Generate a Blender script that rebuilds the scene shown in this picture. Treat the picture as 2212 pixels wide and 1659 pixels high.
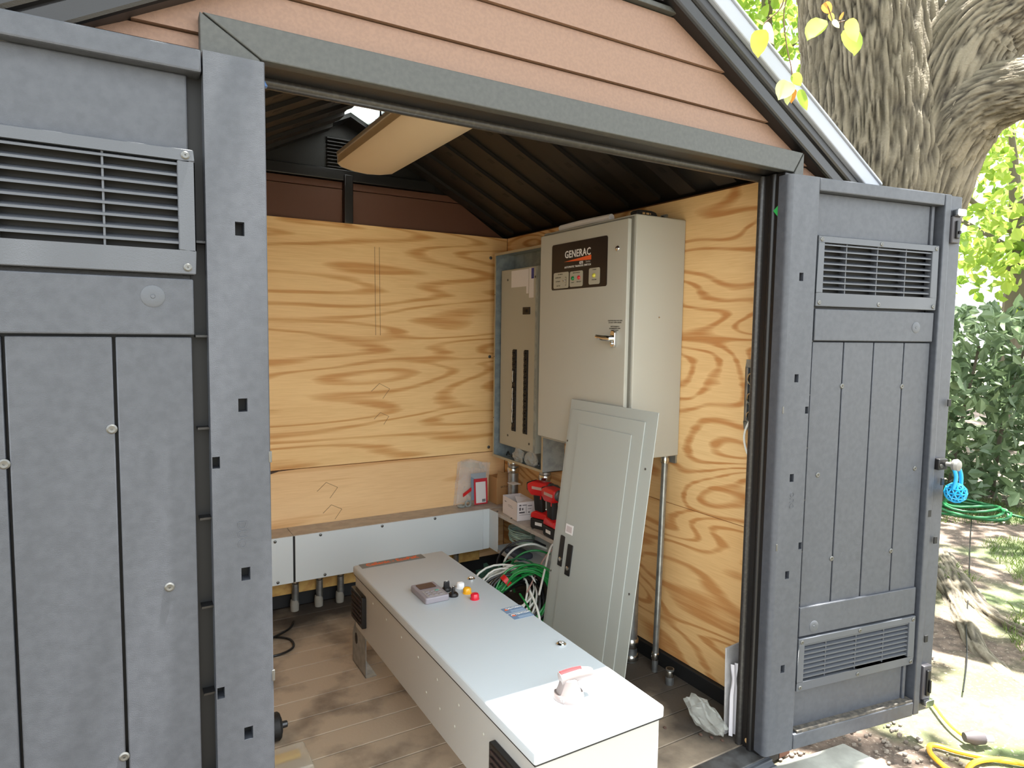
import bpy, bmesh, math, random
import numpy as np
from mathutils import Vector, Matrix, noise as mnoise
random.seed(7); rng = np.random.default_rng(11)
S = bpy.context.scene
COL = S.collection
for o in list(bpy.data.objects): bpy.data.objects.remove(o)

# ------------------------------------------------------------------ camera
IMW, IMH, FPX = 2212, 1659, 1425.0
CAM = Vector((0, 0, 1.375))
yaw, pit, rol = [math.radians(a) for a in (30.61, 4.48, 0.805)]
FW = Vector((math.sin(yaw)*math.cos(pit), math.cos(yaw)*math.cos(pit), -math.sin(pit)))
r0 = Vector((math.cos(yaw), -math.sin(yaw), 0)); u0 = r0.cross(FW)
RT = r0*math.cos(rol)+u0*math.sin(rol); UP = -r0*math.sin(rol)+u0*math.cos(rol)
cd = bpy.data.cameras.new('camera'); cam = bpy.data.objects.new('camera', cd); COL.objects.link(cam)
cd.sensor_fit = 'HORIZONTAL'; cd.sensor_width = 36; cd.lens = 36*FPX/IMW; cd.clip_start = .02; cd.clip_end = 200
m = Matrix.Identity(4)
for i, a in enumerate((RT, UP, -FW)):
    for j in range(3): m[j][i] = a[j]
m.translation = CAM; cam.matrix_world = m
S.camera = cam
def at(px, py, d):                      # a point at horizontal distance d in the direction of a picture point
    v = FW+RT*((px-IMW/2)/FPX)-UP*((py-IMH/2)/FPX)
    return CAM+v*(d/math.hypot(v.x, v.y))

# ------------------------------------------------------------------ light
W = bpy.data.worlds.new('world'); S.world = W; W.use_nodes = True
bg = W.node_tree.nodes['Background']; bg.inputs[0].default_value = (.90, .96, 1.0, 1); bg.inputs[1].default_value = 1.35
sd = bpy.data.lights.new('sun', 'SUN'); sd.energy = 12.5; sd.angle = math.radians(.6); sd.color = (1, .97, .91)
sun = bpy.data.objects.new('sun', sd); COL.objects.link(sun)
SUNV = Vector((.20, -.045, 1)).normalized()
sun.rotation_euler = SUNV.to_track_quat('Z', 'Y').to_euler(); sun.location = (3, -1, 9)
S.view_settings.view_transform = 'Standard'; S.view_settings.look = 'None'
S.view_settings.gamma = 1; S.view_settings.exposure = 1.45; S.view_settings.use_curve_mapping = False

# ------------------------------------------------------------------ materials
def lin(c): return tuple((v/12.92 if v <= .04045 else ((v+.055)/1.055)**2.4) for v in [x/255 for x in c])+(1,)
MATS = {}
def mat(name, col, rough=.5, metal=0., mott=None, bump=None, spec=.5, trans=0., alpha=1., emit=None, coat=0.):
    if name in MATS: return MATS[name]
    M = bpy.data.materials.new(name); M.use_nodes = True; nt = M.node_tree; b = nt.nodes['Principled BSDF']
    b.inputs['Base Color'].default_value = lin(col); b.inputs['Roughness'].default_value = rough
    b.inputs['Metallic'].default_value = metal; b.inputs['Specular IOR Level'].default_value = spec
    b.inputs['Transmission Weight'].default_value = trans; b.inputs['Alpha'].default_value = alpha
    b.inputs['Coat Weight'].default_value = coat
    if emit: b.inputs['Emission Color'].default_value = lin(col); b.inputs['Emission Strength'].default_value = emit
    g = nt.nodes.new('ShaderNodeNewGeometry')
    if mott:                           # (scale, second colour, lo, hi)
        n = nt.nodes.new('ShaderNodeTexNoise'); n.inputs['Scale'].default_value = mott[0]; n.inputs['Detail'].default_value = 5
        nt.links.new(g.outputs['Position'], n.inputs['Vector'])
        r = nt.nodes.new('ShaderNodeMapRange'); r.inputs[1].default_value = mott[2]; r.inputs[2].default_value = mott[3]
        nt.links.new(n.outputs['Fac'], r.inputs[0])
        x = nt.nodes.new('ShaderNodeMix'); x.data_type = 'RGBA'; x.inputs[6].default_value = lin(col); x.inputs[7].default_value = lin(mott[1])
        nt.links.new(r.outputs[0], x.inputs[0]); nt.links.new(x.outputs[2], b.inputs['Base Color'])
    if bump:
        n = nt.nodes.new('ShaderNodeTexNoise'); n.inputs['Scale'].default_value = bump[0]; n.inputs['Detail'].default_value = 3
        nt.links.new(g.outputs['Position'], n.inputs['Vector'])
        bp = nt.nodes.new('ShaderNodeBump'); bp.inputs['Strength'].default_value = bump[1]; bp.inputs['Distance'].default_value = .002
        nt.links.new(n.outputs['Fac'], bp.inputs['Height']); nt.links.new(bp.outputs[0], b.inputs['Normal'])
    MATS[name] = M; return M
def leafmat(name, c1, c2, scale=3., tr=.5):
    M = bpy.data.materials.new(name); M.use_nodes = True; nt = M.node_tree; nt.nodes.clear()
    out = nt.nodes.new('ShaderNodeOutputMaterial'); d = nt.nodes.new('ShaderNodeBsdfPrincipled'); t = nt.nodes.new('ShaderNodeBsdfTranslucent')
    g = nt.nodes.new('ShaderNodeNewGeometry'); n = nt.nodes.new('ShaderNodeTexNoise'); n.inputs['Scale'].default_value = scale
    nt.links.new(g.outputs['Position'], n.inputs['Vector'])
    r = nt.nodes.new('ShaderNodeMapRange'); r.inputs[1].default_value = .35; r.inputs[2].default_value = .65; nt.links.new(n.outputs['Fac'], r.inputs[0])
    x = nt.nodes.new('ShaderNodeMix'); x.data_type = 'RGBA'; x.inputs[6].default_value = lin(c1); x.inputs[7].default_value = lin(c2); nt.links.new(r.outputs[0], x.inputs[0])
    nt.links.new(x.outputs[2], d.inputs['Base Color']); nt.links.new(x.outputs[2], t.inputs['Color']); d.inputs['Roughness'].default_value = .45
    s = nt.nodes.new('ShaderNodeMixShader'); s.inputs[0].default_value = tr
    nt.links.new(d.outputs[0], s.inputs[1]); nt.links.new(t.outputs[0], s.inputs[2]); nt.links.new(s.outputs[0], out.inputs[0])
    MATS[name] = M; return M
def plywood(name, axis, seed, light=(236, 198, 142), dark=(200, 142, 84), K=9., lo=.35, along=.8, across=3.4):
    M = bpy.data.materials.new(name); M.use_nodes = True; nt = M.node_tree; b = nt.nodes['Principled BSDF']; L = nt.links.new
    g = nt.nodes.new('ShaderNodeNewGeometry')
    def noise(sx, sz, det, off, dist=0.):
        mp = nt.nodes.new('ShaderNodeMapping'); mp.inputs['Location'].default_value = (off, off*1.3, off*.7)
        mp.inputs['Scale'].default_value = (sx, .05, sz) if axis == 'x' else (.05, sx, sz)
        n = nt.nodes.new('ShaderNodeTexNoise'); n.inputs['Scale'].default_value = 1; n.inputs['Detail'].default_value = det; n.inputs['Distortion'].default_value = dist
        L(g.outputs['Position'], mp.inputs['Vector']); L(mp.outputs[0], n.inputs['Vector']); return n.outputs['Fac']
    def math_(op, a, v=None, w=None):
        q = nt.nodes.new('ShaderNodeMath'); q.operation = op; L(a, q.inputs[0])
        if v is not None:
            if hasattr(v, 'links'): L(v, q.inputs[1])
            else: q.inputs[1].default_value = v
        return q.outputs[0]
    n1 = noise(along, across, 1.2, seed, .55); n2 = noise(2.5, 60, 3, seed+5); n3 = noise(1.2, 5, 2, seed+9); n4 = noise(9, 260, 2, seed+2)
    s1 = math_('SINE', math_('MULTIPLY', n1, K*6.283))
    s2 = math_('ADD', math_('MULTIPLY', s1, .42), math_('MULTIPLY', n2, .75))
    r = nt.nodes.new('ShaderNodeValToRGB'); e = r.color_ramp.elements
    e[0].position = lo+.07; e[0].color = lin(light); e[1].position = lo+.42; e[1].color = lin(dark)
    L(s2, r.inputs[0])
    x = nt.nodes.new('ShaderNodeMix'); x.data_type = 'RGBA'; x.blend_type = 'MULTIPLY'; L(r.outputs[0], x.inputs[6])
    r2 = nt.nodes.new('ShaderNodeValToRGB'); r2.color_ramp.elements[0].color = (.80, .72, .62, 1); r2.color_ramp.elements[1].color = (1, 1, 1, 1)
    r2.color_ramp.elements[0].position = .3; r2.color_ramp.elements[1].position = .62
    L(math_('ADD', math_('MULTIPLY', n3, .55), math_('MULTIPLY', n4, .45)), r2.inputs[0]); L(r2.outputs[0], x.inputs[7]); x.inputs[0].default_value = .8
    L(x.outputs[2], b.inputs['Base Color']); b.inputs['Roughness'].default_value = .62
    bp = nt.nodes.new('ShaderNodeBump'); bp.inputs['Strength'].default_value = .15; bp.inputs['Distance'].default_value = .001
    L(n4, bp.inputs['Height']); L(bp.outputs[0], b.inputs['Normal'])
    MATS[name] = M; return M

GREY = mat('grey_door_plastic', (64, 67, 74), .42, mott=(60, (71, 74, 81), .35, .65), bump=(900, .35))
GREY2 = mat('grey_vent_plastic', (76, 79, 85), .38, bump=(700, .2))
TRIM = mat('grey_trim_plastic', (61, 62, 60), .5, mott=(90, (69, 70, 67), .35, .65), bump=(900, .3))
BLACK = mat('black_plastic', (20, 19, 20), .35, bump=(500, .2))
BLACKM = mat('black_matte', (14, 14, 15), .6)
ROOF = mat('black_roof_plastic', (16, 15, 15), .5, bump=(300, .2))
RIB = mat('brown_black_rib', (28, 24, 22), .55)
CAP = mat('pale_grey_roof_edge', (156, 161, 172), .45)
SIDE = mat('tan_siding', (131, 103, 86), .6, mott=(140, (125, 98, 82), .4, .6), bump=(700, .3))
BROWNP = mat('brown_inside_siding', (92, 58, 42), .65, bump=(400, .2))
STEEL = mat('galvanised_steel', (176, 180, 180), .34, .85, mott=(30, (146, 150, 152), .35, .65))
ZINC = mat('bright_zinc', (205, 205, 200), .22, 1.)
CHROME = mat('chrome', (225, 225, 225), .1, 1.)
GALVIN = mat('galvanised_box_inside', (158, 168, 170), .42, .3, mott=(25, (138, 149, 152), .4, .6))
BEIGE = mat('beige_grey_enamel', (176, 174, 163), .42, bump=(800, .15))
BEIGE2 = mat('beige_deadfront_enamel', (174, 172, 158), .45)
COVER = mat('blue_grey_enamel', (164, 168, 163), .4, bump=(800, .1))
WIRE = mat('wireway_grey_enamel', (212, 219, 221), .4, bump=(700, .12))
DRIVE = mat('pale_grey_drive_enamel', (188, 195, 200), .38, bump=(900, .12))
DRIVES = mat('drive_body_enamel', (172, 171, 167), .42, bump=(900, .12))
LAMP = mat('cream_diffuser', (226, 208, 178), .45)
LAMPF = mat('white_fixture_metal', (190, 186, 178), .4)
PAPER = mat('white_paper', (225, 222, 222), .8)
BOXW = mat('white_carton', (226, 218, 216), .75)
CARD = mat('brown_cardboard', (176, 134, 88), .85, bump=(200, .2))
RED = mat('red_tool_plastic', (206, 28, 32), .38)
RUBBER = mat('black_rubber', (26, 26, 27), .6, bump=(400, .3))
DARKG = mat('dark_grey_plastic', (66, 64, 68), .5)
GREENW = mat('green_wire', (20, 128, 58), .4); WHITEW = mat('white_wire', (226, 228, 222), .4); BLACKW = mat('black_wire', (18, 18, 20), .4)
ORANGE = mat('orange_print', (226, 96, 40), .6); WHITEP = mat('white_print', (230, 228, 224), .6); BLACKP = mat('black_print', (28, 24, 24), .6)
NAVY = mat('black_nameplate', (27, 22, 24), .35); BLUEL = mat('blue_label', (112, 136, 164), .5)
TEAL = mat('dark_teal_sack', (24, 74, 62), .6, bump=(60, .6))
CONC = mat('pale_concrete', (164, 164, 156), .85, mott=(14, (148, 148, 140), .4, .6), bump=(250, .4))
SKIN_BLUE = mat('blue_plastic', (34, 158, 214), .35)
YEL = mat('yellow_cord', (228, 176, 40), .45)
HOSEG = mat('green_hose', (22, 98, 52), .4)
PLAST = mat('clear_film', (238, 238, 238), .12, trans=.0, alpha=.30, spec=.8)
FOIL = mat('milky_film', (206, 208, 202), .2, alpha=.36, spec=.8)
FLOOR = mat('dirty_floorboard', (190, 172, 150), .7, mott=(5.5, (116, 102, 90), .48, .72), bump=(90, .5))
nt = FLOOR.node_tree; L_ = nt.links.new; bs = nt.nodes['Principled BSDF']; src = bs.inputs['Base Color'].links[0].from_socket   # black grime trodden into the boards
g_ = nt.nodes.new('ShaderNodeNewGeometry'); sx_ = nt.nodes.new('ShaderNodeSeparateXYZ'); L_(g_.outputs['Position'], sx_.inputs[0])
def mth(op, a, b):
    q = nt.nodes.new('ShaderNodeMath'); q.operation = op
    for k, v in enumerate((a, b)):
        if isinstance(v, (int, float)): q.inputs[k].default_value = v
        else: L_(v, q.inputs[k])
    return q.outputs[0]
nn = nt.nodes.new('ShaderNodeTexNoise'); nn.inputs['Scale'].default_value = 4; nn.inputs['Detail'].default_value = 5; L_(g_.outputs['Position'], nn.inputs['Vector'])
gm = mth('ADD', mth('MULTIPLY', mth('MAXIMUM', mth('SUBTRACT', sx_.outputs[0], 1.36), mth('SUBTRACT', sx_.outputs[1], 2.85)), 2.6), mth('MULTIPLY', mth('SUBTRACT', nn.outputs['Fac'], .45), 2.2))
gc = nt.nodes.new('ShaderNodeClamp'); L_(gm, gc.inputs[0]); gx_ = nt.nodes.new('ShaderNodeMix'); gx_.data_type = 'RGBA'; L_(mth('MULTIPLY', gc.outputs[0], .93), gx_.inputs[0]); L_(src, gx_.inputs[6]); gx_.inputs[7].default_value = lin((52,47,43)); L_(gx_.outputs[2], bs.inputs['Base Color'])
BASE = mat('black_base', (20, 20, 21), .6)
SCREW = mat('steel_screw', (104, 104, 102), .4, .8)

# ------------------------------------------------------------------ mesh helpers
OFF = {}
class MB:
    def __init__(s): s.v = []; s.f = []
    def add(s, vs, fs):
        k = len(s.v); s.v += [tuple(p) for p in vs]; s.f += [tuple(i+k for i in q) for q in fs]; return s
    def box(s, x0, x1, y0, y1, z0, z1):
        if x0 > x1: x0, x1 = x1, x0
        return s.add([(x0,y0,z0),(x1,y0,z0),(x1,y1,z0),(x0,y1,z0),(x0,y0,z1),(x1,y0,z1),(x1,y1,z1),(x0,y1,z1)],
                     [(0,3,2,1),(4,5,6,7),(0,1,5,4),(1,2,6,5),(2,3,7,6),(3,0,4,7)])
    def hexa(s, pts): return s.add(pts, [(0,3,2,1),(4,5,6,7),(0,1,5,4),(1,2,6,5),(2,3,7,6),(3,0,4,7)])
    def quad(s, *p): return s.add(p, [tuple(range(len(p)))])
    def prism(s, poly, axis, a, b):
        n = len(poly)
        def P(u, v, w): return {'x': (w,u,v), 'y': (u,w,v), 'z': (u,v,w)}[axis]
        vs = [P(u,v,a) for u,v in poly]+[P(u,v,b) for u,v in poly]
        return s.add(vs, [tuple(range(n-1,-1,-1)), tuple(range(n,2*n))]+[(i,(i+1)%n,n+(i+1)%n,n+i) for i in range(n)])
    def tube(s, pts, r, n=8, closed=False, caps=True):
        pts = [Vector(p) for p in pts]; N = len(pts); rs = r if isinstance(r, (list, tuple)) else [r]*N
        k0 = len(s.v); nrm = None; vs = []
        for i, p in enumerate(pts):
            t = (pts[(i+1) % N]-pts[i-1]) if closed else (pts[min(i+1,N-1)]-pts[max(i-1,0)])
            t = t.normalized() if t.length > 1e-9 else Vector((0,0,1))
            if nrm is None: nrm = t.orthogonal().normalized()
            else:
                nrm = nrm-t*nrm.dot(t); nrm = nrm.normalized() if nrm.length > 1e-6 else t.orthogonal().normalized()
            b = t.cross(nrm)
            vs += [p+(nrm*math.cos(2*math.pi*j/n)+b*math.sin(2*math.pi*j/n))*rs[i] for j in range(n)]
        fs = [(i*n+j, i*n+(j+1)%n, ((i+1)%N)*n+(j+1)%n, ((i+1)%N)*n+j) for i in range(N if closed else N-1) for j in range(n)]
        if caps and not closed: fs += [tuple(range(n-1,-1,-1)), tuple((N-1)*n+j for j in range(n))]
        return s.add(vs, fs)
    def cyl(s, p0, p1, r, n=20, r1=None): return s.tube([p0, p1], [r, r if r1 is None else r1], n)
    def lathe(s, prof, o, ax, n=24):
        o = Vector(o); ax = Vector(ax).normalized(); return s.tube([o+ax*h for _, h in prof], [max(q, 1e-5) for q, _ in prof], n) if False else s._lathe(prof, o, ax, n)
    def _lathe(s, prof, o, ax, n):
        a = ax.orthogonal().normalized(); b = ax.cross(a); vs = []
        for r, h in prof: vs += [o+ax*h+(a*math.cos(2*math.pi*j/n)+b*math.sin(2*math.pi*j/n))*max(r, 1e-5) for j in range(n)]
        N = len(prof)
        return s.add(vs, [(i*n+j, i*n+(j+1)%n, (i+1)*n+(j+1)%n, (i+1)*n+j) for i in range(N-1) for j in range(n)]+[tuple(range(n-1,-1,-1)), tuple((N-1)*n+j for j in range(n))])
    def ball(s, c, r, sc=(1,1,1), n=12):
        c = Vector(c); k = n//2
        vs = [c+Vector((sc[0]*r*math.sin(math.pi*i/k)*math.cos(2*math.pi*j/n), sc[1]*r*math.sin(math.pi*i/k)*math.sin(2*math.pi*j/n), sc[2]*r*math.cos(math.pi*i/k))) for i in range(k+1) for j in range(n)]
        return s.add(vs, [(i*n+j, (i+1)*n+j, (i+1)*n+(j+1)%n, i*n+(j+1)%n) for i in range(k) for j in range(n)])
    def build(s, name, M, parent=None, bevel=0, seg=2, smooth=False, ang=35):
        off = OFF.get(parent.name if parent else None, Vector((0,0,0)))
        me = bpy.data.meshes.new(name)
        me.from_pydata([(p[0]-off[0], p[1]-off[1], p[2]-off[2]) for p in s.v], [], s.f)
        bm = bmesh.new(); bm.from_mesh(me)
        bmesh.ops.remove_doubles(bm, verts=bm.verts, dist=1e-6)
        bmesh.ops.recalc_face_normals(bm, faces=bm.faces)
        if bevel:
            ed = [e for e in bm.edges if len(e.link_faces) == 2 and e.calc_face_angle(0) > .5]
            bmesh.ops.bevel(bm, geom=ed, offset=bevel, segments=seg, affect='EDGES', clamp_overlap=True, profile=.5)
        bm.to_mesh(me); bm.free()
        if smooth or bevel:
            me.polygons.foreach_set('use_smooth', [True]*len(me.polygons)); me.set_sharp_from_angle(angle=math.radians(20 if bevel else ang))
        if M: me.materials.append(M)
        o = bpy.data.objects.new(name, me); COL.objects.link(o)
        if parent: o.parent = parent; OFF[o.name] = off
        return o
def tag(o, label=None, cat=None, group=None, kind=None):
    if label: o['label'] = label
    if cat: o['category'] = cat
    if group: o['group'] = group
    if kind: o['kind'] = kind
    return o
def thing(name, label=None, cat=None, loc=(0,0,0), rot=(0,0,0), group=None, kind=None, local=False):
    o = bpy.data.objects.new(name, None); COL.objects.link(o); o.empty_display_size = .05
    o.location = loc; o.rotation_euler = rot; OFF[o.name] = Vector((0,0,0)) if local else Vector(loc)
    return tag(o, label, cat, group, kind)
def box(name, x0, x1, y0, y1, z0, z1, M, parent=None, bevel=0, seg=2): return MB().box(x0,x1,y0,y1,z0,z1).build(name, M, parent, bevel, seg)
def clone(src, parent, loc, rot=None):
    c = src.copy(); COL.objects.link(c); c.parent = parent; c.location = Vector(src.location)+Vector(loc)
    if rot: c.rotation_euler = rot
    return c
def text(name, body, size, o, right, up, M, parent, align='CENTER', ext=.0004, sx=1., bold=0., space=1.):
    cu = bpy.data.curves.new('t', 'FONT'); cu.body = body; cu.size = size; cu.align_x = align; cu.align_y = 'CENTER'; cu.extrude = ext; cu.offset = bold; cu.space_character = space
    cu.resolution_u = 2
    ob = bpy.data.objects.new('t', cu); COL.objects.link(ob); bpy.context.view_layer.update()
    me = bpy.data.meshes.new_from_object(ob.evaluated_get(bpy.context.evaluated_depsgraph_get()))
    bpy.data.objects.remove(ob)
    r = Vector(right).normalized(); u = Vector(up).normalized(); n = r.cross(u); o = Vector(o)-OFF.get(parent.name, Vector((0,0,0)))
    mm = Matrix(((r.x*sx,u.x,n.x,o.x),(r.y*sx,u.y,n.y,o.y),(r.z*sx,u.z,n.z,o.z),(0,0,0,1))); me.transform(mm)
    me.materials.clear(); me.materials.append(M); ob = bpy.data.objects.new(name, me); COL.objects.link(ob); ob.parent = parent; OFF[ob.name] = OFF.get(parent.name, Vector((0,0,0)))
    return ob
def rrect(u0, u1, v0, v1, r, n=5):
    out = []
    for cx, cy, a0 in ((u1-r,v1-r,0),(u0+r,v1-r,90),(u0+r,v0+r,180),(u1-r,v0+r,270)):
        out += [(cx+r*math.cos(math.radians(a0+90*i/n)), cy+r*math.sin(math.radians(a0+90*i/n))) for i in range(n+1)]
    return out
def smooth_path(pts, n=8, closed=False):
    P = [Vector(p) for p in pts]; N = len(P); out = []
    for i in range(N if closed else N-1):
        g = (lambda k: P[k % N]) if closed else (lambda k: P[min(max(k,0),N-1)])
        a, b, c, d = g(i-1), g(i), g(i+1), g(i+2)
        for j in range(n):
            t = j/n; out.append(.5*((2*b)+(c-a)*t+(2*a-5*b+4*c-d)*t*t+(3*b-a-3*c+d)*t**3))
    if not closed: out.append(P[-1])
    return out
# ================================================================== the shed
# floor: a deck with separate boards
fl = box('floor', .02, 1.93, 1.40, 3.34, -.09, -.022, BASE); tag(fl, kind='structure')
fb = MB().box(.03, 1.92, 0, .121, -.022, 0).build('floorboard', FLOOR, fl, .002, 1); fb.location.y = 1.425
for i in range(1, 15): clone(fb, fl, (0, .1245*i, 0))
# right wall
wr = box('wall_right', 1.927, 1.985, 1.40, 3.36, -.09, 1.915, BROWNP); tag(wr, kind='structure')
box('plywood_sheet', 1.907, 1.926, 1.46, 3.296, .690, 1.905, plywood('plywood_right_upper', 'y', 3.7, K=15, along=1.15, across=3.0, lo=.40), wr, .0015, 1)
box('plywood_sheet', 1.907, 1.926, 1.46, 3.296, .062, .688, plywood('plywood_right_lower', 'y', 12.1, (230,188,130), (198,142,84), K=12, along=.8, across=4.2, lo=.36), wr, .0015, 1)
tag(box('baseboard_right', 1.890, 1.926, 1.45, 3.29, 0, .061, BASE, None, .004), kind='structure')
# back wall
tag(box('baseboard_back', .08, 1.889, 3.288, 3.316, 0, .074, BASE, None, .004), kind='structure')
wb = box('wall_back', -.02, 1.985, 3.317, 3.375, -.09, 1.905, BROWNP); tag(wb, kind='structure')
box('plywood_sheet', .075, 1.9065, 3.2975, 3.316, .690, 1.905, plywood('plywood_back_upper', 'x', 21.3, (246,208,148), (216,160,94), K=12, along=.42, across=4.6, lo=.42), wb, .0015, 1)
box('plywood_sheet', .075, 1.9065, 3.2975, 3.316, .075, .687, plywood('plywood_back_lower', 'x', 33.9, (242,204,152), (218,168,112), K=6, along=.35, across=4.0, lo=.5), wb, .0015, 1)
sp = MB().add([(.58,3.2973,.668),(.64,3.2973,.684),(.73,3.2973,.688),(.60,3.2973,.688),(.56,3.2973,.686)], [(0,1,2,3,4)]).build('torn_edge', mat('dark_split', (74,56,42), .8), wb)
for k, z in enumerate((1.79, 1.235, .715)):
    MB().lathe([(.009,0),(.009,.003),(.005,.006),(.0,.0062)], (1.800, 3.2975, z), (0,-1,0), 14).build('screw', SCREW, wb, smooth=True)
PENC = mat('pencil_line', (112, 84, 58), .8)
def pencil(pts):
    MB().tube([(x, 3.2972, z) for x, z in pts], .0012, 4).build('pencil_mark', PENC, wb)
for cx, cz, s_ in ((.875, .565, .052), (.90, .45, .048), (1.155, 1.06, .05), (1.16, .915, .04)):
    q = [(cx-s_, cz), (cx-.006, cz+s_*.8), (cx+s_, cz+.01), (cx+.012, cz-s_*.8)]
    pencil([q[0], q[1]]); pencil([q[1], q[2]]); pencil([q[2], q[3]])
for x in (1.125, 1.15): pencil([(x, 1.80), (x+.004, 1.35)])
# brown panels, post, beam and louvred gable above the plywood
zs = [1.905, 2.075, 2.112]
for a, b in zip(zs[:-1], zs[1:]):
    for x0, x1 in ((.03, .968), (1.012, 1.90)):
        pts = []
        za = lambda x: min(b-.003, 2.392-.5*abs(x-.98))
        xr = min(x1, .98+(2.392-(b-.003))/.5) if x1 > 1 else x1
        xl = max(x0, .98-(2.392-(b-.003))/.5) if x0 < .9 else x0
        poly = [(x0, a), (x1, a), (xr, b-.003), (xl, b-.003)]
        MB().prism(poly, 'y', 3.322, 3.338).build('siding_board', BROWNP, wb, .002, 1)
box('gable_post', .968, 1.012, 3.285, 3.34, 1.905, 2.14, BLACK, wb, .004)
box('gable_beam', .50, 1.46, 3.30, 3.345, 2.112, 2.165, BLACK, wb, .004)
MB().prism([(-.04,1.90),(2.0,1.90),(.98,2.415)], 'y', 3.345, 3.36).build('gable_panel', ROOF, wb)
for i in range(9):
    z = 2.178+i*.017; w = min(.085, (2.385-z)/.5-.02)
    if w > .02: MB().hexa([(.98-w,3.325,z),(.98+w,3.325,z),(.98+w,3.345,z+.006),(.98-w,3.345,z+.006),(.98-w,3.325,z+.004),(.98+w,3.325,z+.004),(.98+w,3.345,z+.010),(.98-w,3.345,z+.010)]).build('louvre_slat', DARKG, wb)
# left wall
wl = box('wall_left', .005, .062, 1.40, 3.36, -.09, 1.915, BROWNP); tag(wl, kind='structure')
box('plywood_sheet', .063, .080, 1.46, 3.29, .69, 1.90, MATS['plywood_right_upper'], wl); box('plywood_sheet', .063, .080, 1.46, 3.29, .06, .687, MATS['plywood_right_lower'], wl)

# roof seen from inside and its outer edges
ZR = lambda x: 2.40-.5*abs(x-.98)
ce = thing('ceiling', loc=(.98, 2.35, 2.40), kind='structure')
def roofslab(name, x0, x1, y0, y1, M, dz=0., t=.035, parent=ce):
    a, b = ZR(x0)+dz, ZR(x1)+dz
    return MB().hexa([(x0,y0,a),(x1,y0,b),(x1,y1,b),(x0,y1,a),(x0,y0,a+t),(x1,y0,b+t),(x1,y1,b+t),(x0,y1,a+t)]).build(name, M, parent)
roofslab('roof_panel', 1.07, 2.14, 1.36, 3.44, ROOF); roofslab('roof_panel', -.18, .90, 1.36, 3.44, ROOF)
for x0, x1 in ((.90, .98), (.98, 1.07)):
    roofslab('ridge_panel', x0, x1, 1.36, 2.80, ROOF); roofslab('ridge_panel', x0, x1, 3.22, 3.44, ROOF)
SKY = bpy.data.materials.new('translucent_skylight'); SKY.use_nodes = True; nt = SKY.node_tree; nt.nodes.clear()
o_ = nt.nodes.new('ShaderNodeOutputMaterial'); t_ = nt.nodes.new('ShaderNodeBsdfTranslucent'); t_.inputs[0].default_value = (.95,.96,.95,1); nt.links.new(t_.outputs[0], o_.inputs[0])
wn = thing('window_1', loc=(.98, 3.0, 2.40), kind='structure')
roofslab('skylight_pane', .90, .98, 2.80, 3.22, SKY, .02, .004, wn); roofslab('skylight_pane', .98, 1.07, 2.80, 3.22, SKY, .02, .004, wn)
rs = MB()
for i in range(10):
    y = 1.47+i*.195
    for x0, x1 in ((1.075, 1.905), (.08, .895)):
        roofslab('roof_rib', x0, x1, y, y+.085, RIB, -.016, .016)
        for j in range(5):
            x = x0+(x1-x0)*(j+.5+.25*(i % 2))/5.4; rs.hexa([(x-.014,y+.030,ZR(x-.014)-.0168),(x+.014,y+.030,ZR(x+.014)-.0168),(x+.014,y+.055,ZR(x+.014)-.0168),(x-.014,y+.055,ZR(x-.014)-.0168),(x-.014,y+.030,ZR(x-.014)-.015),(x+.014,y+.030,ZR(x+.014)-.015),(x+.014,y+.055,ZR(x+.014)-.015),(x-.014,y+.055,ZR(x-.014)-.015)])
tag(rs.build('rib_slots', BLACKM, ce), kind='stuff')
box('ridge_beam', .955, 1.005, 1.38, 2.80, 2.352, 2.395, BLACK, ce, .004)

# front gable with lapped siding boards
YS = 1.388
wf = thing('wall_front', loc=(.98, YS, 1.9), kind='structure')
def zrake(x): return min(2.246-.542*(x-1.279), 1.894+.55*(x+.007))+.05
levels = [1.884, 1.914, 2.018, 2.124, 2.232]
for x0, x1 in ((-.10, .17), (1.80, 2.02)): box('siding_board', x0, x1, YS-.012, YS+.02, 1.70, 1.882, SIDE, wf)
for a, b in zip(levels[:-1], levels[1:]):
    zb = b-.003
    def ext(z): return (-.007+(z-.05-1.894)/.55, 1.279-(z-.05-2.246)/.542)
    la, ra = ext(a); lb, rb = ext(zb)
    pts = [(la,a),(ra,a),(rb,zb),(lb,zb)]
    # each board is proud at its lower edge
    f = [(x, YS-(.014 if z == a else .005), z) for x, z in pts]; bk = [(x, YS+.02, z) for x, z in pts]
    MB().add(f+bk, [(0,1,2,3),(7,6,5,4),(0,4,5,1),(1,5,6,2),(2,6,7,3),(3,7,4,0)]).build('siding_board', SIDE, wf)
MB().prism([(ext(1.885)[0],1.885),(ext(1.885)[1],1.885),(.953,2.46)], 'y', YS+.02, YS+.035).build('gable_backing', BLACK, wf)
l0, r_0 = ext(2.232)
box('vent_sill', l0, r_0, YS-.022, YS+.02, 2.232, 2.246, TRIM, wf, .003)
for i in range(9):
    z = 2.255+i*.021; l, r = ext(z+.012)
    if r-l < .05: break
    MB().hexa([(l,YS-.018,z),(r,YS-.018,z),(r,YS+.018,z+.012),(l,YS+.018,z+.012),(l,YS-.018,z+.003),(r,YS-.018,z+.003),(r,YS+.018,z+.015),(l,YS+.018,z+.015)]).build('louvre_slat', DARKG, wf)
box('jamb_post', 1.79, 1.93, YS+.02, YS+.06, -.05, 1.90, BLACK, wf); box('jamb_post', .01, .19, YS+.02, YS+.06, -.05, 1.90, BLACK, wf)
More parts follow.
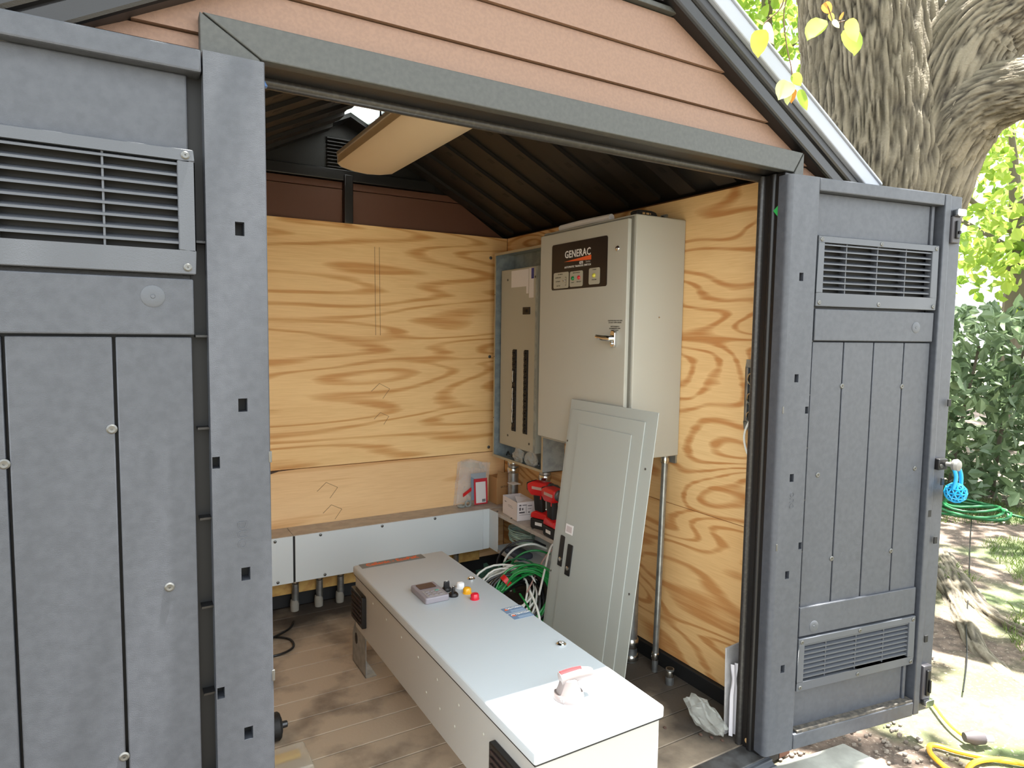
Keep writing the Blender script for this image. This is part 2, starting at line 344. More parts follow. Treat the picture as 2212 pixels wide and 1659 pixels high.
# rakes
def rake(name, fn, x0, x1, z0, z1, y0, y1, M, bev):
    return tag(MB().hexa([(x0,y0,fn(x0)+z0),(x1,y0,fn(x1)+z0),(x1,y1,fn(x1)+z0),(x0,y1,fn(x0)+z0),(x0,y0,fn(x0)+z1),(x1,y0,fn(x1)+z1),(x1,y1,fn(x1)+z1),(x0,y1,fn(x0)+z1)]).build(name, M, None, bev), kind='structure')
fr = lambda x: 2.246-.542*(x-1.279); fl_ = lambda x: 1.894+.55*(x+.007)
rake('trim_1', fr, .953, 2.16, 0, .050, 1.338, 1.40, BLACK, .008); rake('trim_2', fl_, -.26, .953, 0, .050, 1.338, 1.40, BLACK, .008)
rake('trim_3', fr, .953, 2.17, .046, .088, 1.330, 1.40, BLACK, .010); rake('trim_4', fl_, -.27, .953, .046, .088, 1.330, 1.40, BLACK, .010)
rake('trim_5', fr, .953, 2.20, .086, .140, 1.318, 1.40, CAP, .004); rake('trim_6', fl_, -.30, .953, .086, .140, 1.318, 1.40, CAP, .004)
rake('trim_7', fr, .953, 2.205, .138, .146, 1.312, 1.44, CAP, .002); rake('trim_8', fl_, -.305, .953, .138, .146, 1.312, 1.44, CAP, .002)
# grey header casing with mitred corners
ca = thing('trim_9', loc=(.98, 1.345, 1.877), kind='structure')
MB().prism([(.140,1.9405),(1.832,1.9405),(1.790,1.877),(.242,1.877)], 'y', 1.345, 1.374).build('header_casing', TRIM, ca, .0025)
MB().prism([(.136,1.9405),(.238,1.877),(.242,.0),(.136,.0)], 'y', 1.345, 1.374).build('side_casing', TRIM, ca, .0025)
MB().prism([(1.836,1.9405),(1.836,.0),(1.792,.0),(1.794,1.877)], 'y', 1.345, 1.374).build('side_casing', TRIM, ca, .0025)
# black header and jambs lining the opening
he = thing('trim_10', loc=(.98, 1.40, 1.87), kind='structure')
box('header_lining', .18, 1.80, 1.350, 1.450, 1.879, 1.93, BLACK, he, .004)
MB().tube([(.20,1.449,1.874),(1.775,1.449,1.874)], .013, 16).build('header_bead', mat('worn_black_bead', (40,38,37), .32, mott=(120,(62,60,57),.5,.75)), he, smooth=True)
jm = thing('trim_11', loc=(1.76, 1.40, 0), kind='structure')
box('jamb_lining', 1.760, 1.80, 1.352, 1.436, .0, 1.879, BLACK, jm, .006)
MB().tube([(1.760,1.436,.0),(1.760,1.436,1.875)], .012, 14).build('jamb_bead', MATS['worn_black_bead'], jm, smooth=True)
MB().tube([(1.766,1.395,.0),(1.766,1.395,1.875)], .012, 14).build('jamb_bead', BLACK, jm, smooth=True)
for y, z in ((1.40, .012), (1.355, .010)): MB().lathe([(.010,0),(.010,.002),(.006,.004)], (1.760, y, z+.015), (-1,0,0), 14).build('rivet', mat('tan_rivet', (196,160,112), .5), jm)
MB().add([(1.7538,1.386,1.762),(1.7538,1.362,1.782),(1.7538,1.362,1.735)], [(0,1,2)]).build('green_sticker', mat('green_sticker', (40,150,70), .5), jm)
jl = thing('trim_12', loc=(.22, 1.40, 0), kind='structure')
box('jamb_lining', .17, .225, 1.352, 1.436, .0, 1.879, BLACK, jl, .006)
# sill
sl = thing('trim_13', loc=(.98, 1.35, -.02), kind='structure')
box('sill_plate', .20, 1.78, 1.345, 1.43, -.05, -.004, mat('worn_grey_sill', (84,84,85), .5, mott=(25,(60,58,57),.4,.65)), sl, .003)
MB().hexa([(.20,1.24,-.085),(1.80,1.24,-.085),(1.80,1.345,-.085),(.20,1.345,-.085),(.20,1.24,-.07),(1.80,1.24,-.07),(1.80,1.345,-.006),(.20,1.345,-.006)]).build('sill_ramp', GREY2, sl, .002)
for i in range(5):
    y = 1.255+i*.019; z = -.07+(y-1.24)*.61
    box('ramp_rib', .20, 1.80, y, y+.007, z-.004, z+.006, GREY2, sl)

# ------------------------------------------------------------------ the two door leaves, folded back against the front
def door(name, sg, loc, rz, P):
    D = thing(name, loc=loc, rot=(0,0,rz), kind='structure', local=True)
    zb, zt = .022, 1.862; e0, e1 = P['end']; p0, p1 = P['panel']
    X = lambda s: sg*s
    def B(nm, s0, s1, y0, y1, z0, z1, M=GREY, par=D, bev=.002): return MB().box(X(s0), X(s1), y0, y1, z0, z1).build(nm, M, par, bev)
    # hinge stile with slots, rounded towards the opening
    def stile(s0, s1, holes, round_):
        xs = sorted({s0, s1}|{h[0]-h[2] for h in holes}|{h[0]+h[2] for h in holes}); xs = [x for x in xs if s0 <= x <= s1]
        zz = sorted({zb, zt}|{h[1]-h[3] for h in holes}|{h[1]+h[3] for h in holes})
        g = MB(); ins = lambda x, z: any(abs(x-h[0]) < h[2]-1e-6 and abs(z-h[1]) < h[3]-1e-6 for h in holes)
        for a, b in zip(xs[:-1], xs[1:]):
            for c, d in zip(zz[:-1], zz[1:]):
                if not ins((a+b)/2, (c+d)/2): g.quad((X(a),0,c),(X(b),0,c),(X(b),0,d),(X(a),0,d))
        for hx, hz, hw, hh in holes:
            a, b, c, d = max(hx-hw, s0), min(hx+hw, s1), hz-hh, hz+hh; y = .03
            g.quad((X(a),0,c),(X(b),0,c),(X(b),y,c),(X(a),y,c)); g.quad((X(a),0,d),(X(b),0,d),(X(b),y,d),(X(a),y,d))
            g.quad((X(a),0,c),(X(a),0,d),(X(a),y,d),(X(a),y,c)); g.quad((X(b),0,c),(X(b),0,d),(X(b),y,d),(X(b),y,c))
        return g
    holes = [(-.062, z, .008, .0125) for z in P['holes']]+[(-.014, z, .0065, .011) for z in P['side']]
    g = stile(-.108, -.006, holes, True)
    y2 = .045
    arc = [(-.108-.016*math.sin(t*math.pi/10), .016-.016*math.cos(t*math.pi/10)) for t in range(6)] if P['round'] else [(-.108,0),(-.110,.003)]
    arc.append((arc[-1][0], y2))
    for (s0, y0), (s1, y1) in zip(arc[:-1], arc[1:]): g.quad((X(s0),y0,zb),(X(s1),y1,zb),(X(s1),y1,zt),(X(s0),y0,zt))
    g.quad((X(-.006),0,zb),(X(-.006),y2,zb),(X(-.006),y2,zt),(X(-.006),0,zt))
    g.add([(X(s),y,zt) for s,y in arc]+[(X(-.006),y2,zt),(X(-.006),0,zt)], [tuple(range(len(arc)+2))])
    st = g.build('hinge_stile', GREY, D, smooth=P['round'])
    for z in P['clips']: MB().box(X(-.1125), X(-.1065), -.0008, .004, z-.011, z+.011).build('hinge_clip', SCREW, st, .001)
    box_dark = B('slot_backing', -.104, -.010, .030, .034, zb+.01, zt-.01, BLACKM, st, 0)
    # frame members
    B('top_rail', -.004, e0-.004, .0, .045, zt-.040, zt, bev=.004)
    B('bottom_rail', -.004, e0-.004, -.002, .045, zb, zb+.052, bev=.004)
    B('bottom_ledge', p0, p1, .0, .03, zb+.052, zb+.060, mat('dusty_ledge', (88,82,74), .8, mott=(60,(62,59,56),.4,.6), bump=(200,.5)), bev=0)
    B('back_skin', -.10, e1, .044, .054, zb, zt, BLACK, bev=0)
    B('channel', -.006, .018, .040, .0445, zb, zt, BLACKM, bev=0)
    for z in (1.53, 1.36, 1.19, 1.02, .85, .68, .51, .34): B('channel_web', -.006, .014, .016, .042, z-.002, z+.002, BLACK, bev=0)
    B('channel', p1-.004, e0+.002, .040, .0445, zb, zt, BLACKM, bev=0)
    # fields
    B('upper_field', p0, p1-.03, .026, .042, 1.690, zt-.040, bev=.003)
    B('field_bead', p1-.028, p1-.014, .020, .042, 1.690, zt-.040, bev=.003)
    B('lower_field', p0-.008, p1-.03, .026, .042, zb+.052, .215, bev=.003)
    B('field_bead', p1-.028, p1-.014, .020, .042, zb+.052, .215, bev=.003)
    B('mid_rail', p0-.002, p1-.004, .008, .042, 1.362, 1.462, bev=.003)
    B('low_rail', p0-.004, p1-.006, .008, .042, .398, .496, bev=.003)
    B('board_backing', p0, p1, .034, .043, .49, 1.37, BLACKM, bev=0)
    gr = [p0]+P['grooves']+[p1-.002]
    for a, b in zip(gr[:-1], gr[1:]): B('plank', a+.0024, b-.0024, .016, .036, .494, 1.358, bev=.0022)
    # louvred vents
    def vent(zl, zh, flip):
        v0, v1 = p0-.006, p1-.004; i0, i1 = v0+.026, v1-.030; il, ih = (zl+.042, zh-.020) if not flip else (zl+.030, zh-.020)
        f = MB().box(X(v0),X(v1),.004,.03,ih,zh).box(X(v0),X(v1),.004,.03,zl,il).box(X(v0),X(i0),.004,.03,il,ih).box(X(i1),X(v1),.004,.03,il,ih).build('vent_frame', GREY2, D, .0015, 1)
        B('vent_backing', i0, i1, .036, .040, il, ih, BLACKM, f, 0)
        pitch = (ih-il)/8
        ya, yb_ = .008, .030
        dz = .009
        g = MB().hexa([(X(i0),ya,0),(X(i1),ya,0),(X(i1),yb_,dz),(X(i0),yb_,dz),(X(i0),ya,.0042),(X(i1),ya,.0042),(X(i1),yb_,dz+.004),(X(i0),yb_,dz+.004)])
        s1 = g.build('slat', GREY2, f); s1.location.z = il+pitch*.55
        for k in range(1, 8): clone(s1, f, (0,0,pitch*k))
        for s in P['mull']: MB().box(X(s-.0017),X(s+.0017),.011,.034,il,ih).build('mullion', GREY2, f)
        sc = None
        for s in (v0+.013, (v0+v1)/2, v1-.013):
            for z in (zl+.012, zh-.011):
                if sc is None: sc = MB().lathe([(.0072,0),(.0072,.0012),(.005,.0026),(.0015,.0024),(.001,.0005)], (0,.004,0), (0,-1,0), 16).build('vent_screw', SCREW, f, smooth=True); sc.location = (X(s),0,z)
                else: clone(sc, f, Vector((X(s),0,z))-sc.location)
    vent(1.470, 1.688, False); vent(.215, .392, True)
    for s, z in P['screws']: MB().lathe([(.0085,0),(.0085,.0012),(.006,.0028),(.002,.0024),(.0018,.0004)], (X(s), .016, z), (0,-1,0), 18).build('screw', SCREW, D, smooth=True)
    for s, z in P['bosses']: MB().lathe([(.019,0),(.019,.0006),(.017,.0014),(.004,.0008),(.003,.002)], (X(s), .008, z), (0,-1,0), 24).build('moulding_boss', GREY2, D, smooth=True)
    # free-end stile
    e = MB().box(X(e0),X(e0+.030),0,.045,zb,zt).box(X(e0+.030),X(e1),.012,.045,zb,zt).build('latch_stile', GREY, D, .004)
    for s, z in P['eholes']: MB().box(X(s-.008),X(s+.008),-.0006,.004,z-.0125,z+.0125).build('latch_stile_slot', BLACKM, e, .001, 1)
    text('embossed_lettering', 'DUO', .024, (X(-.056),-.0003,P['emb']), (0,0,-1 if sg < 0 else 1), (1,0,0) if sg < 0 else (-1,0,0), GREY, st, ext=.0005)
    return D
dl = door('door_1', -1, (.13, 1.3125, 0), 0, dict(end=(.62,.72), panel=(.018,.60), holes=(1.557,1.232,.908,.590), side=(1.127,.684), clips=(1.13,.694), round=False, grooves=[.142,.295,.448], mull=[.150,.295,.44],
     screws=((.149,1.198),(.067,.901),(.147,.601),(.30,1.15)), bosses=((.081,1.429),(.46,1.43)), eholes=(), emb=.985))
dr = door('door_2', 1, (1.862, 1.30, 0), -math.radians(9), dict(end=(.556,.655), panel=(.012,.548), holes=(1.557,1.245,.931,.618,.308), side=(1.144,.708), clips=(1.147,.712), round=True, grooves=[.146,.279,.42], mull=[.131,.267,.397],
     screws=((.147,1.216),(.42,1.21),(.062,.929),(.507,.922),(.141,.643),(.414,.639)), bosses=((.07,.426),(.46,1.41)), eholes=((.64,1.15),(.632,.87),(.575,.76),(.615,.66),(.60,.30)), emb=.86))
# slide bolts, latch plate and knob on the free edge of the right leaf
def bolt(z0, z1, up):
    b = MB().box(.592,.634,-.004,.014,z0,z1).build('bolt_channel', DARKG, dr, .004)
    MB().box(.604,.622,-.012,-.003,z0+.015,z1-.015).build('slide_bar', BLACK, b, .003)
    zc = z1+.012 if up else z0-.012
    MB().prism(rrect(.598,.640,zc-.012,zc+.012,.006), 'y', -.016, .012).build('keeper', CHROME, b, .001, 1)
    MB().tube([(.613,-.016,z0+.03),(.613,-.016,z1-.05)], .004, 8).build('bolt_rod', BLACK, b, smooth=True)
bolt(1.70, 1.79, True); bolt(.075, .20, False)
MB().box(.590,.634,-.012,.014,.915,.955).build('latch_plate', BLACK, dr, .004)
MB().lathe([(.008,0),(.008,.018),(.020,.024),(.023,.034),(.018,.043),(.006,.046)], (.628,-.010,.936), (.15,-1,0), 20).build('latch_knob', mat('worn_knob', (122,120,116), .4), dr, smooth=True)
MB().lathe([(.007,0),(.007,.003),(.003,.004)], (.600,-.012,.930), (0,-1,0), 12).build('latch_bolt', SCREW, dr)
# ================================================================== electrical gear
RY = (0,-1,0); UZ = (0,0,1)
# --- automatic transfer switch
T = thing('transfer_switch_cabinet', 'tall beige transfer switch cabinet with black nameplate and chrome handle', 'cabinet', (1.78, 2.22, .893))
body = MB().box(1.654,1.906,1.906,2.53,.893,1.82).build('body', BEIGE, T, .005)
MB().box(1.650,1.6545,1.915,2.522,.90,1.812).build('door_gap_shade', mat('shadow_beige', (118,116,106), .6), body)  # darker beige behind the door edge: the gap's shade put into the colour
d = MB().box(1.633,1.6505,1.927,2.524,.905,1.805).build('door', BEIGE, T, .004)
np_ = MB().prism(rrect(2.045,2.428,1.560,1.755,.010), 'x', 1.6312, 1.633).build('nameplate', NAVY, d)
XN = 1.6310
text('lettering', 'GENERAC', .0415, (XN,2.241,1.704), RY, UZ, WHITEP, np_, sx=.93, bold=.0007, space=1.06)
MB().prism([(2.335,1.676),(2.147,1.690),(2.147,1.671)], 'x', XN-.0004, XN+.0003).build('orange_wedge', ORANGE, np_)
text('lettering', 'GTS', .014, (XN,2.214,1.664), RY, UZ, WHITEP, np_, bold=.0005); text('lettering', 'Series', .013, (XN,2.168,1.6655), RY, UZ, mat('dull_print', (150,146,140), .6), np_)
text('lettering', 'AUTOMATIC TRANSFER SWITCH', .0115, (XN,2.240,1.652), RY, UZ, WHITEP, np_, space=1.12, sx=.98)
PL = mat('plate_window_beige', (172,168,152), .5)
for y0, y1, z0, z1 in ((2.300,2.412,1.566,1.634),(2.200,2.291,1.568,1.632),(2.088,2.160,1.571,1.636)):
    MB().prism(rrect(y0,y1,z0,z1,.008), 'x', XN-.0003, XN+.0004).build('legend_window', PL, np_)
for s_, y, z in (('TEST SWITCH',2.362,1.6255),('NORMAL MODE',2.378,1.612),('AUTOMATIC',2.378,1.596),('FAST TEST',2.374,1.577),('SWITCH POSITION',2.245,1.625),('UTILITY',2.270,1.586),('EMERGENCY',2.226,1.587),('STANDBY',2.124,1.629),('OPERATING',2.124,1.589)):
    text('legend', s_, .0058, (XN-.0006,y,z), RY, UZ, BLACKP, np_, ext=.0002)
MB().box(XN-.0006,XN,2.316,2.3175,1.578,1.612).box(XN-.0006,XN,2.316,2.326,1.611,1.6125).box(XN-.0006,XN,2.316,2.326,1.577,1.5785).build('legend_bracket', BLACKP, np_)
MB().lathe([(.006,0),(.006,.003),(.003,.004),(.0022,.012),(.003,.014),(.0,.0145)], (XN,2.322,1.596), (-1,.25,0), 12).build('toggle', CHROME, np_, smooth=True)
for y, z, c, nm in ((2.268,1.603,(18,120,60),'green'),(2.226,1.604,(196,30,40),'red'),(2.124,1.606,(206,200,70),'yellow')):
    l = MB().lathe([(.0085,0),(.0085,.003),(.007,.006),(.003,.0085),(0,.009)], (XN,y,z), (-1,0,0), 16).build('indicator_lamp', mat(nm+'_lens', c, .2, coat=.5), np_, smooth=True); l['label'] = nm+' indicator lens'
def wallscrew(y, z, r=.011, par=d, x=1.633): return MB().lathe([(r,0),(r,.003),(r*.75,.006),(r*.3,.0062),(r*.25,.003)], (x,y,z), (-1,0,0), 16).build('door_fastener', CHROME, par, smooth=True)
wallscrew(1.984, 1.698)
for i, s_ in enumerate(('CAUTION HIGH VOLTAGE','DO NOT OPEN UNLESS','','SWITCHGEAR IS','DE-ENERGIZED AND','LOCKED OUT')):
    if s_: text('warning_print', s_, .0072, (1.6325,1.990,1.425-i*.0075), RY, UZ, BLACKP, d, ext=.0002)
h = MB().prism([(1.978+.0,1.324),(1.996,1.324),(2.002,1.334),(2.002,1.378),(1.996,1.388),(1.978,1.388),(1.974,1.378),(1.974,1.334)], 'x', 1.618, 1.633).build('handle', CHROME, d, .003)
MB().tube([(1.622,1.988,1.356),(1.606,1.992,1.356),(1.592,2.012,1.358),(1.586,2.045,1.364)], [.013,.013,.011,.008], 14).build('lever', CHROME, h, smooth=True)
MB().lathe([(.006,0),(.006,.004),(.004,.006)], (1.618,1.988,1.338), (-1,0,0), 12).build('key_cylinder', ZINC, h)
for y, z in ((2.02,1.836),(1.925,.880)): MB().box(1.896,1.906,y-.012,y+.020,z-.02,z+.02).build('mounting_tab', STEEL, T, .001)
MB().lathe([(.009,0),(.009,.006),(.004,.008)], (1.896,2.024,1.842), (-1,0,0), 8).build('mounting_bolt', ZINC, T)
for y, z in ((1.906,1.44),(1.906,.99)): MB().lathe([(.004,0),(.003,.002),(0,.0022)], (1.78,y,z), (0,-1,0), 10).build('rivet', ZINC, body)
# --- folded papers and a phone on top of it
q = MB()
for i in range(4): q.add([(1.69+.0,2.44-.002*i,1.8215+.004*i),(1.69,2.10,1.8215+.004*i),(1.83,2.10,1.823+.004*i),(1.83,2.44,1.823+.004*i)], [(0,1,2,3)])
q.tube(smooth_path([(1.692,2.45,1.836),(1.690,2.30,1.838),(1.692,2.10,1.836)],4), .0145, 10)
tag(q.build('folded_papers', PAPER, smooth=True), 'roll of folded white papers lying on top of the cabinet', 'papers')
tag(MB().add([(1.70,2.50,1.821),(1.70,2.46,1.845),(1.72,2.44,1.848),(1.76,2.47,1.835),(1.74,2.51,1.822),(1.71,2.475,1.822)], [(0,1,2,5),(2,3,4,5),(0,5,4),(1,2,3)]).build('crumpled_film', FOIL), 'crumpled clear plastic wrap at end of the papers', 'plastic wrap')
ph = thing('level_tool', 'small black tool with silver lettering atop the cabinet edge', 'tool', (1.75, 1.96, 1.821))
MB().prism([(1.69,1.821),(1.80,1.821),(1.785,1.842),(1.765,1.846),(1.70,1.846),(1.688,1.838)], 'y', 1.945, 1.985).build('case', RUBBER, ph, .004)
MB().box(1.715,1.728,1.9438,1.9455,1.829,1.837).box(1.733,1.748,1.9438,1.9455,1.830,1.837).box(1.752,1.757,1.9438,1.9455,1.831,1.836).build('silver_marks', ZINC, ph)

# --- open breaker panel
T = thing('breaker_panel', 'open grey breaker panel box with two black breaker columns in the corner', 'electrical panel', (1.84, 2.95, .68))
X0, Y0, Y1, Z0, Z1 = 1.776, 2.693, 3.203, .682, 1.803
q = MB().box(1.896,1.906,Y0,Y1,Z0,Z1).box(X0,1.897,Y1-.003,Y1,Z0,Z1).box(X0,1.897,Y0,Y0+.003,Z0,Z1).box(X0,1.897,Y0,Y1,Z1-.003,Z1).box(X0,1.897,Y0,Y1,Z0,Z0+.003)
q.build('back_box', GALVIN, T)
l = .013; MB().box(X0-.0015,X0,Y1-l,Y1,Z0,Z1).box(X0-.0015,X0,Y0,Y0+l,Z0,Z1).box(X0-.0015,X0,Y0+l,Y1-l,Z1-l,Z1).box(X0-.0015,X0,Y0+l,Y1-l,Z0,Z0+l).build('box_flange', mat('tan_galv', (176,166,142), .45, .3), T)
for y in (Y0+.006, Y1-.006):
    for z in (.90, 1.24, 1.58): MB().lathe([(.003,0),(.003,.001)], (X0-.0015,y,z), (-1,0,0), 8).build('flange_hole', BLACKM, T)
df = MB().box(1.800,1.880,2.800,3.172,.757,1.710).build('deadfront', BEIGE2, T, .004)
MB().box(1.799,1.8005,2.803,2.822,.76,1.707).build('deadfront_edge', GALVIN, df)
XD = 1.7995
br = None
for y in (3.016, 2.900):
    MB().box(XD-.0008,XD+.001,y-.019,y+.019,.846,1.285).build('breaker_slot', BLACKM, df)
    for k in range(14):
        z = .862+k*.0311
        if br is None:
            br = MB().box(-.006,.002,-.017,.017,-.0145,.0145).build('breaker', RUBBER, df, .0012, 1); br.location = (XD,y,z)
            tg = MB().box(-.014,-.004,-.006,.006,-.003,.005).build('toggle', BLACK, br, .001, 1)
            tg.location = (0,0,0)
            for v in br.data.vertices: pass
        else:
            c = br.copy(); COL.objects.link(c); c.parent = df; c.location = (XD,y,z)
            t2 = tg.copy(); COL.objects.link(t2); t2.parent = c
        if y > 3 and k in (2,4,6,9): MB().tube(smooth_path([(XD-.015,y-.006,z-.03),(XD-.018,y-.008,z),(XD-.015,y-.006,z+.03)],4), .0018, 6).build('white_tie', WHITEW, df)
MB().box(XD-.004,XD+.001,2.870,2.938,1.468,1.505).build('main_breaker_window', BLACK, df, .001, 1)
MB().box(XD-.008,XD-.003,2.892,2.914,1.478,1.494).build('main_breaker_toggle', RUBBER, df, .001, 1)
MB().box(XD-.0006,XD,2.888,3.062,1.612,1.700).box(XD-.0006,XD,2.888,2.910,1.575,1.612).build('notice_sheet', PAPER, df)
MB().box(XD-.0008,XD,2.838,2.883,1.552,1.703).build('notice_strip', PAPER, df)
MB().box(XD-.0011,XD-.0007,2.838,2.862,1.648,1.701).build('blue_tag', mat('blue_tag', (54,58,140), .5), df)
for y, z in ((3.10,1.655),(2.825,1.655),(3.08,.815),(2.86,.80)): MB().lathe([(.006,0),(.006,.002),(.002,.003)], (XD,y,z), (-1,0,0), 10).build('deadfront_screw', SCREW, df)
q = MB()
for i in range(7):
    a = random.uniform(0,6); q.tube(smooth_path([(1.84,3.16-.06*i,Z0+.006),(1.82+.02*math.sin(a),3.14-.06*i,Z0+.03),(1.83,3.11-.06*i,Z0+.012),(1.81,3.08-.06*i,Z0+.02)],5), .0035, 6)
tag(q.build('cut_wires', BLACKW, T, smooth=True))
def crumple(name, c, sc, seed, M, parent=None, n=18):
    q = MB(); q.ball((0,0,0), 1, n=n)
    q.v = [tuple(Vector(c)+Vector([p[k]*sc[k]*(1+.55*mnoise.noise(Vector(p)*2.3+Vector((seed,seed*2,0)))) for k in range(3)])) for p in q.v]
    return q.build(name, M, parent)
tag(crumple('plastic_bag', (1.80,2.965,Z0+.038), (.022,.045,.036), 3, FOIL), 'clear plastic cup-like bag in bottom of panel box, left', 'plastic bag')
tag(crumple('plastic_bag', (1.80,2.835,Z0+.042), (.022,.050,.040), 8, FOIL), 'crumpled milky plastic bag in bottom of panel box, right', 'plastic bag')

# --- panel cover leaning on the transfer switch
T = thing('panel_cover', 'grey breaker panel cover leaning against the beige cabinet', 'panel cover', (1.478, 1.981, .004), (0, math.atan(.131), 0), local=True)
hw = .262; H = 1.105
MB().box(-.0035,0,-hw,hw,0,H).build('plate', COVER, T, .0012, 1)
md = MB().box(-.008,-.0036,-hw+.058,hw-.018,.05,H-.040).build('hinged_trim', COVER, T, .0012, 1)
dd = MB().box(-.0115,-.0081,-hw+.118,hw-.080,.14,H-.095).build('cover_door', COVER, md, .0012, 1)
for y0, y1, z0, par, x in ((.172,.205,.42,md,-.0081),(.112,.145,.40,dd,-.0116)):
    k = MB().prism(rrect(y0,y1,z0,z0+.125,.004), 'x', x-.004, x).build('latch', BLACK, md, .0008, 1)
    MB().lathe([(.009,0),(.009,.002),(.006,.003)], (x-.004,(y0+y1)/2,z0+.028), (-1,0,0), 14).build('lock_cylinder', ZINC, k) if False else MB().lathe([(.009,0),(.009,.002),(.006,.003)], (x-.004,(y0+y1)/2,z0+.028), (-1,0,0), 14).build('lock_cylinder', ZINC, md)
MB().box(-.0128,-.0112,.128,.176,.562,.600).build('white_sticker', PAPER, md)
MB().box(-.0132,-.0127,.134,.170,.569,.593).build('sticker_print', mat('pale_print', (196,184,184), .7), md)
for y, z in ((hw-.010,.93),(-hw+.03,.90),(-hw+.03,.45),(hw-.010,.38)): MB().lathe([(.004,0),(.004,.002),(.001,.003)], (-.0035,y,z), (-1,0,0), 10).build('cover_screw', SCREW, T)

# --- drive enclosure lying on its back
T = thing('drive_enclosure', 'long pale grey drive enclosure lying on the floor through the doorway', 'enclosure', (.96, 1.85, 0))
b = MB().box(.775,1.149,1.183,2.514,.190,.404).build('body', DRIVES, T, .004)
MB().box(.772,1.152,1.180,2.517,.402,.408).build('gasket', BLACKM, b)
d = MB().box(.767,1.157,1.174,2.522,.407,.440).build('lid', DRIVE, T, .007, 3)
ZT = .4402
s_ = MB().box(.790,1.058,2.469,2.519,ZT-.0002,ZT+.0008).build('name_strip', mat('grey_strip', (112,112,110), .5), d)
text('lettering', 'Callenic - EcoPaK', .036, (.924,2.497,ZT+.0010), (1,0,0), (0,1,0), ORANGE, s_, sx=.86, bold=.0008)
k = MB().prism(rrect(-.045,.045,-.070,.070,.008), 'z', 0, .022).build('keypad', mat('mauve_grey_keypad', (140,134,140), .45), d, .004)
k.data.transform(Matrix.Translation((.9155,2.100,ZT)))
MB().prism(rrect(.884,.948,2.112,2.158,.006), 'z', ZT+.0215, ZT+.0232).build('keypad_screen', mat('dark_plum_screen', (56,38,50), .15), k)
MB().prism(rrect(.882,.950,2.038,2.096,.005), 'z', ZT+.0215, ZT+.0228).build('keypad_pad', mat('pad_grey', (158,152,150), .5), k)
for i in range(3):
    for j in range(3): MB().box(.890+.019*i,.904+.019*i,2.044+.017*j,2.054+.017*j,ZT+.0225,ZT+.0245).build('key', mat('key_green', (88,150,138), .5) if (i, j) == (2, 2) else MATS['mauve_grey_keypad'], k, .001, 1)
for y in (2.115, 2.058):
    n_ = MB().lathe([(.018,0),(.018,.006),(.015,.010),(.013,.012)], (.988,y,ZT), (0,0,1), 22).build('selector_knob', BLACK, d, smooth=True)
    a = 0 if y > 2.1 else .9
    c_, s2 = math.cos(a), math.sin(a); pv = lambda u, v, z: (.988+u*c_-v*s2, y+u*s2+v*c_, ZT+z)
    MB().hexa([pv(-.011,-.006,.010),pv(.011,-.006,.010),pv(.011,.006,.010),pv(-.011,.006,.010),pv(-.010,-.004,.034),pv(.010,-.004,.034),pv(.010,.004,.034),pv(-.010,.004,.034)]).build('knob_grip', BLACK, n_, .002)
    MB().box(pv(-.003,0,0)[0],pv(.004,0,0)[0],y-.002,y+.002,ZT+.0335,ZT+.035).build('knob_pointer', WHITEP, n_)
for y, c, nm in ((2.112,(236,236,236),'white'),(2.057,(232,166,24),'amber'),(1.997,(206,22,48),'red')):
    l_ = MB().lathe([(.0165,0),(.0165,.003),(.0150,.004),(.0150,.015),(.012,.020),(.004,.0225),(0,.023)], (1.042,y,ZT), (0,0,1), 22).build('pilot_light', mat(nm+'_pilot', c, .25, coat=.4), d, smooth=True); l_['label'] = nm+' pilot light'
for x, y in ((1.116,2.170),(1.115,1.571)): MB().lathe([(.015,0),(.015,.003),(.011,.006),(.007,.006),(.006,.002)], (x,y,ZT), (0,0,1), 20).build('quarter_turn_lock', CHROME, d, smooth=True)
for y0, y1, w_ in ((1.835,1.878,'CAUTION'),(1.785,1.829,'ATTENTION')):
    e = MB().box(1.079,1.156-.001,y0,y1,ZT-.0002,ZT+.0006).build('warning_label', BLUEL, d)
    text('lettering', w_, .0135, (1.122,y1-.010,ZT+.0008), (1,0,0), (0,1,0), WHITEP, e, ext=.0002, bold=.0004)
    MB().prism([(1.084,y1-.020),(1.100,y1-.020),(1.092,y1-.005)], 'z', ZT+.0005, ZT+.0009).build('warning_triangle', ORANGE, e)
    for j in range(3): MB().box(1.100,1.150,y0+.005+.005*j,y0+.0068+.005*j,ZT+.0005,ZT+.0008).build('fine_print', mat('pale_blue_print', (170,188,206), .6), e)
ro = MB().lathe([(.040,0),(.040,.004),(.038,.014),(.036,.016)], (.967,1.326,ZT), (0,0,1), 32).build('disconnect_base', mat('warm_grey_handle', (120,110,108), .45), d, smooth=True)
MB().lathe([(.034,.014),(.030,.022),(.024,.042),(.022,.050),(.018,.053)], (.967,1.326,ZT), (0,0,1), 28).build('disconnect_hub', MATS['warm_grey_handle'], ro, smooth=True)
lv = MB().tube(smooth_path([(.944,1.332,ZT+.050),(.973,1.326,ZT+.055),(1.003,1.318,ZT+.058),(1.030,1.310,ZT+.058)],4), [.017]*8+[.016,.015,.014,.012,.009], 14).build('disconnect_lever', MATS['warm_grey_handle'], ro, smooth=True)
MB().tube(smooth_path([(.944,1.332,ZT+.060),(.973,1.326,ZT+.065),(1.000,1.319,ZT+.067)],4), .0095, 10).build('red_insert', RED, lv, smooth=True)
text('position_mark', 'O', .012, (.955,1.292,ZT+.009), (1,-.2,0), (0,.4,1), WHITEP, ro, ext=.0003); text('position_mark', 'TEST', .010, (.937,1.302,ZT+.009), (.8,-.6,0), (0,.4,1), WHITEP, ro, ext=.0003)
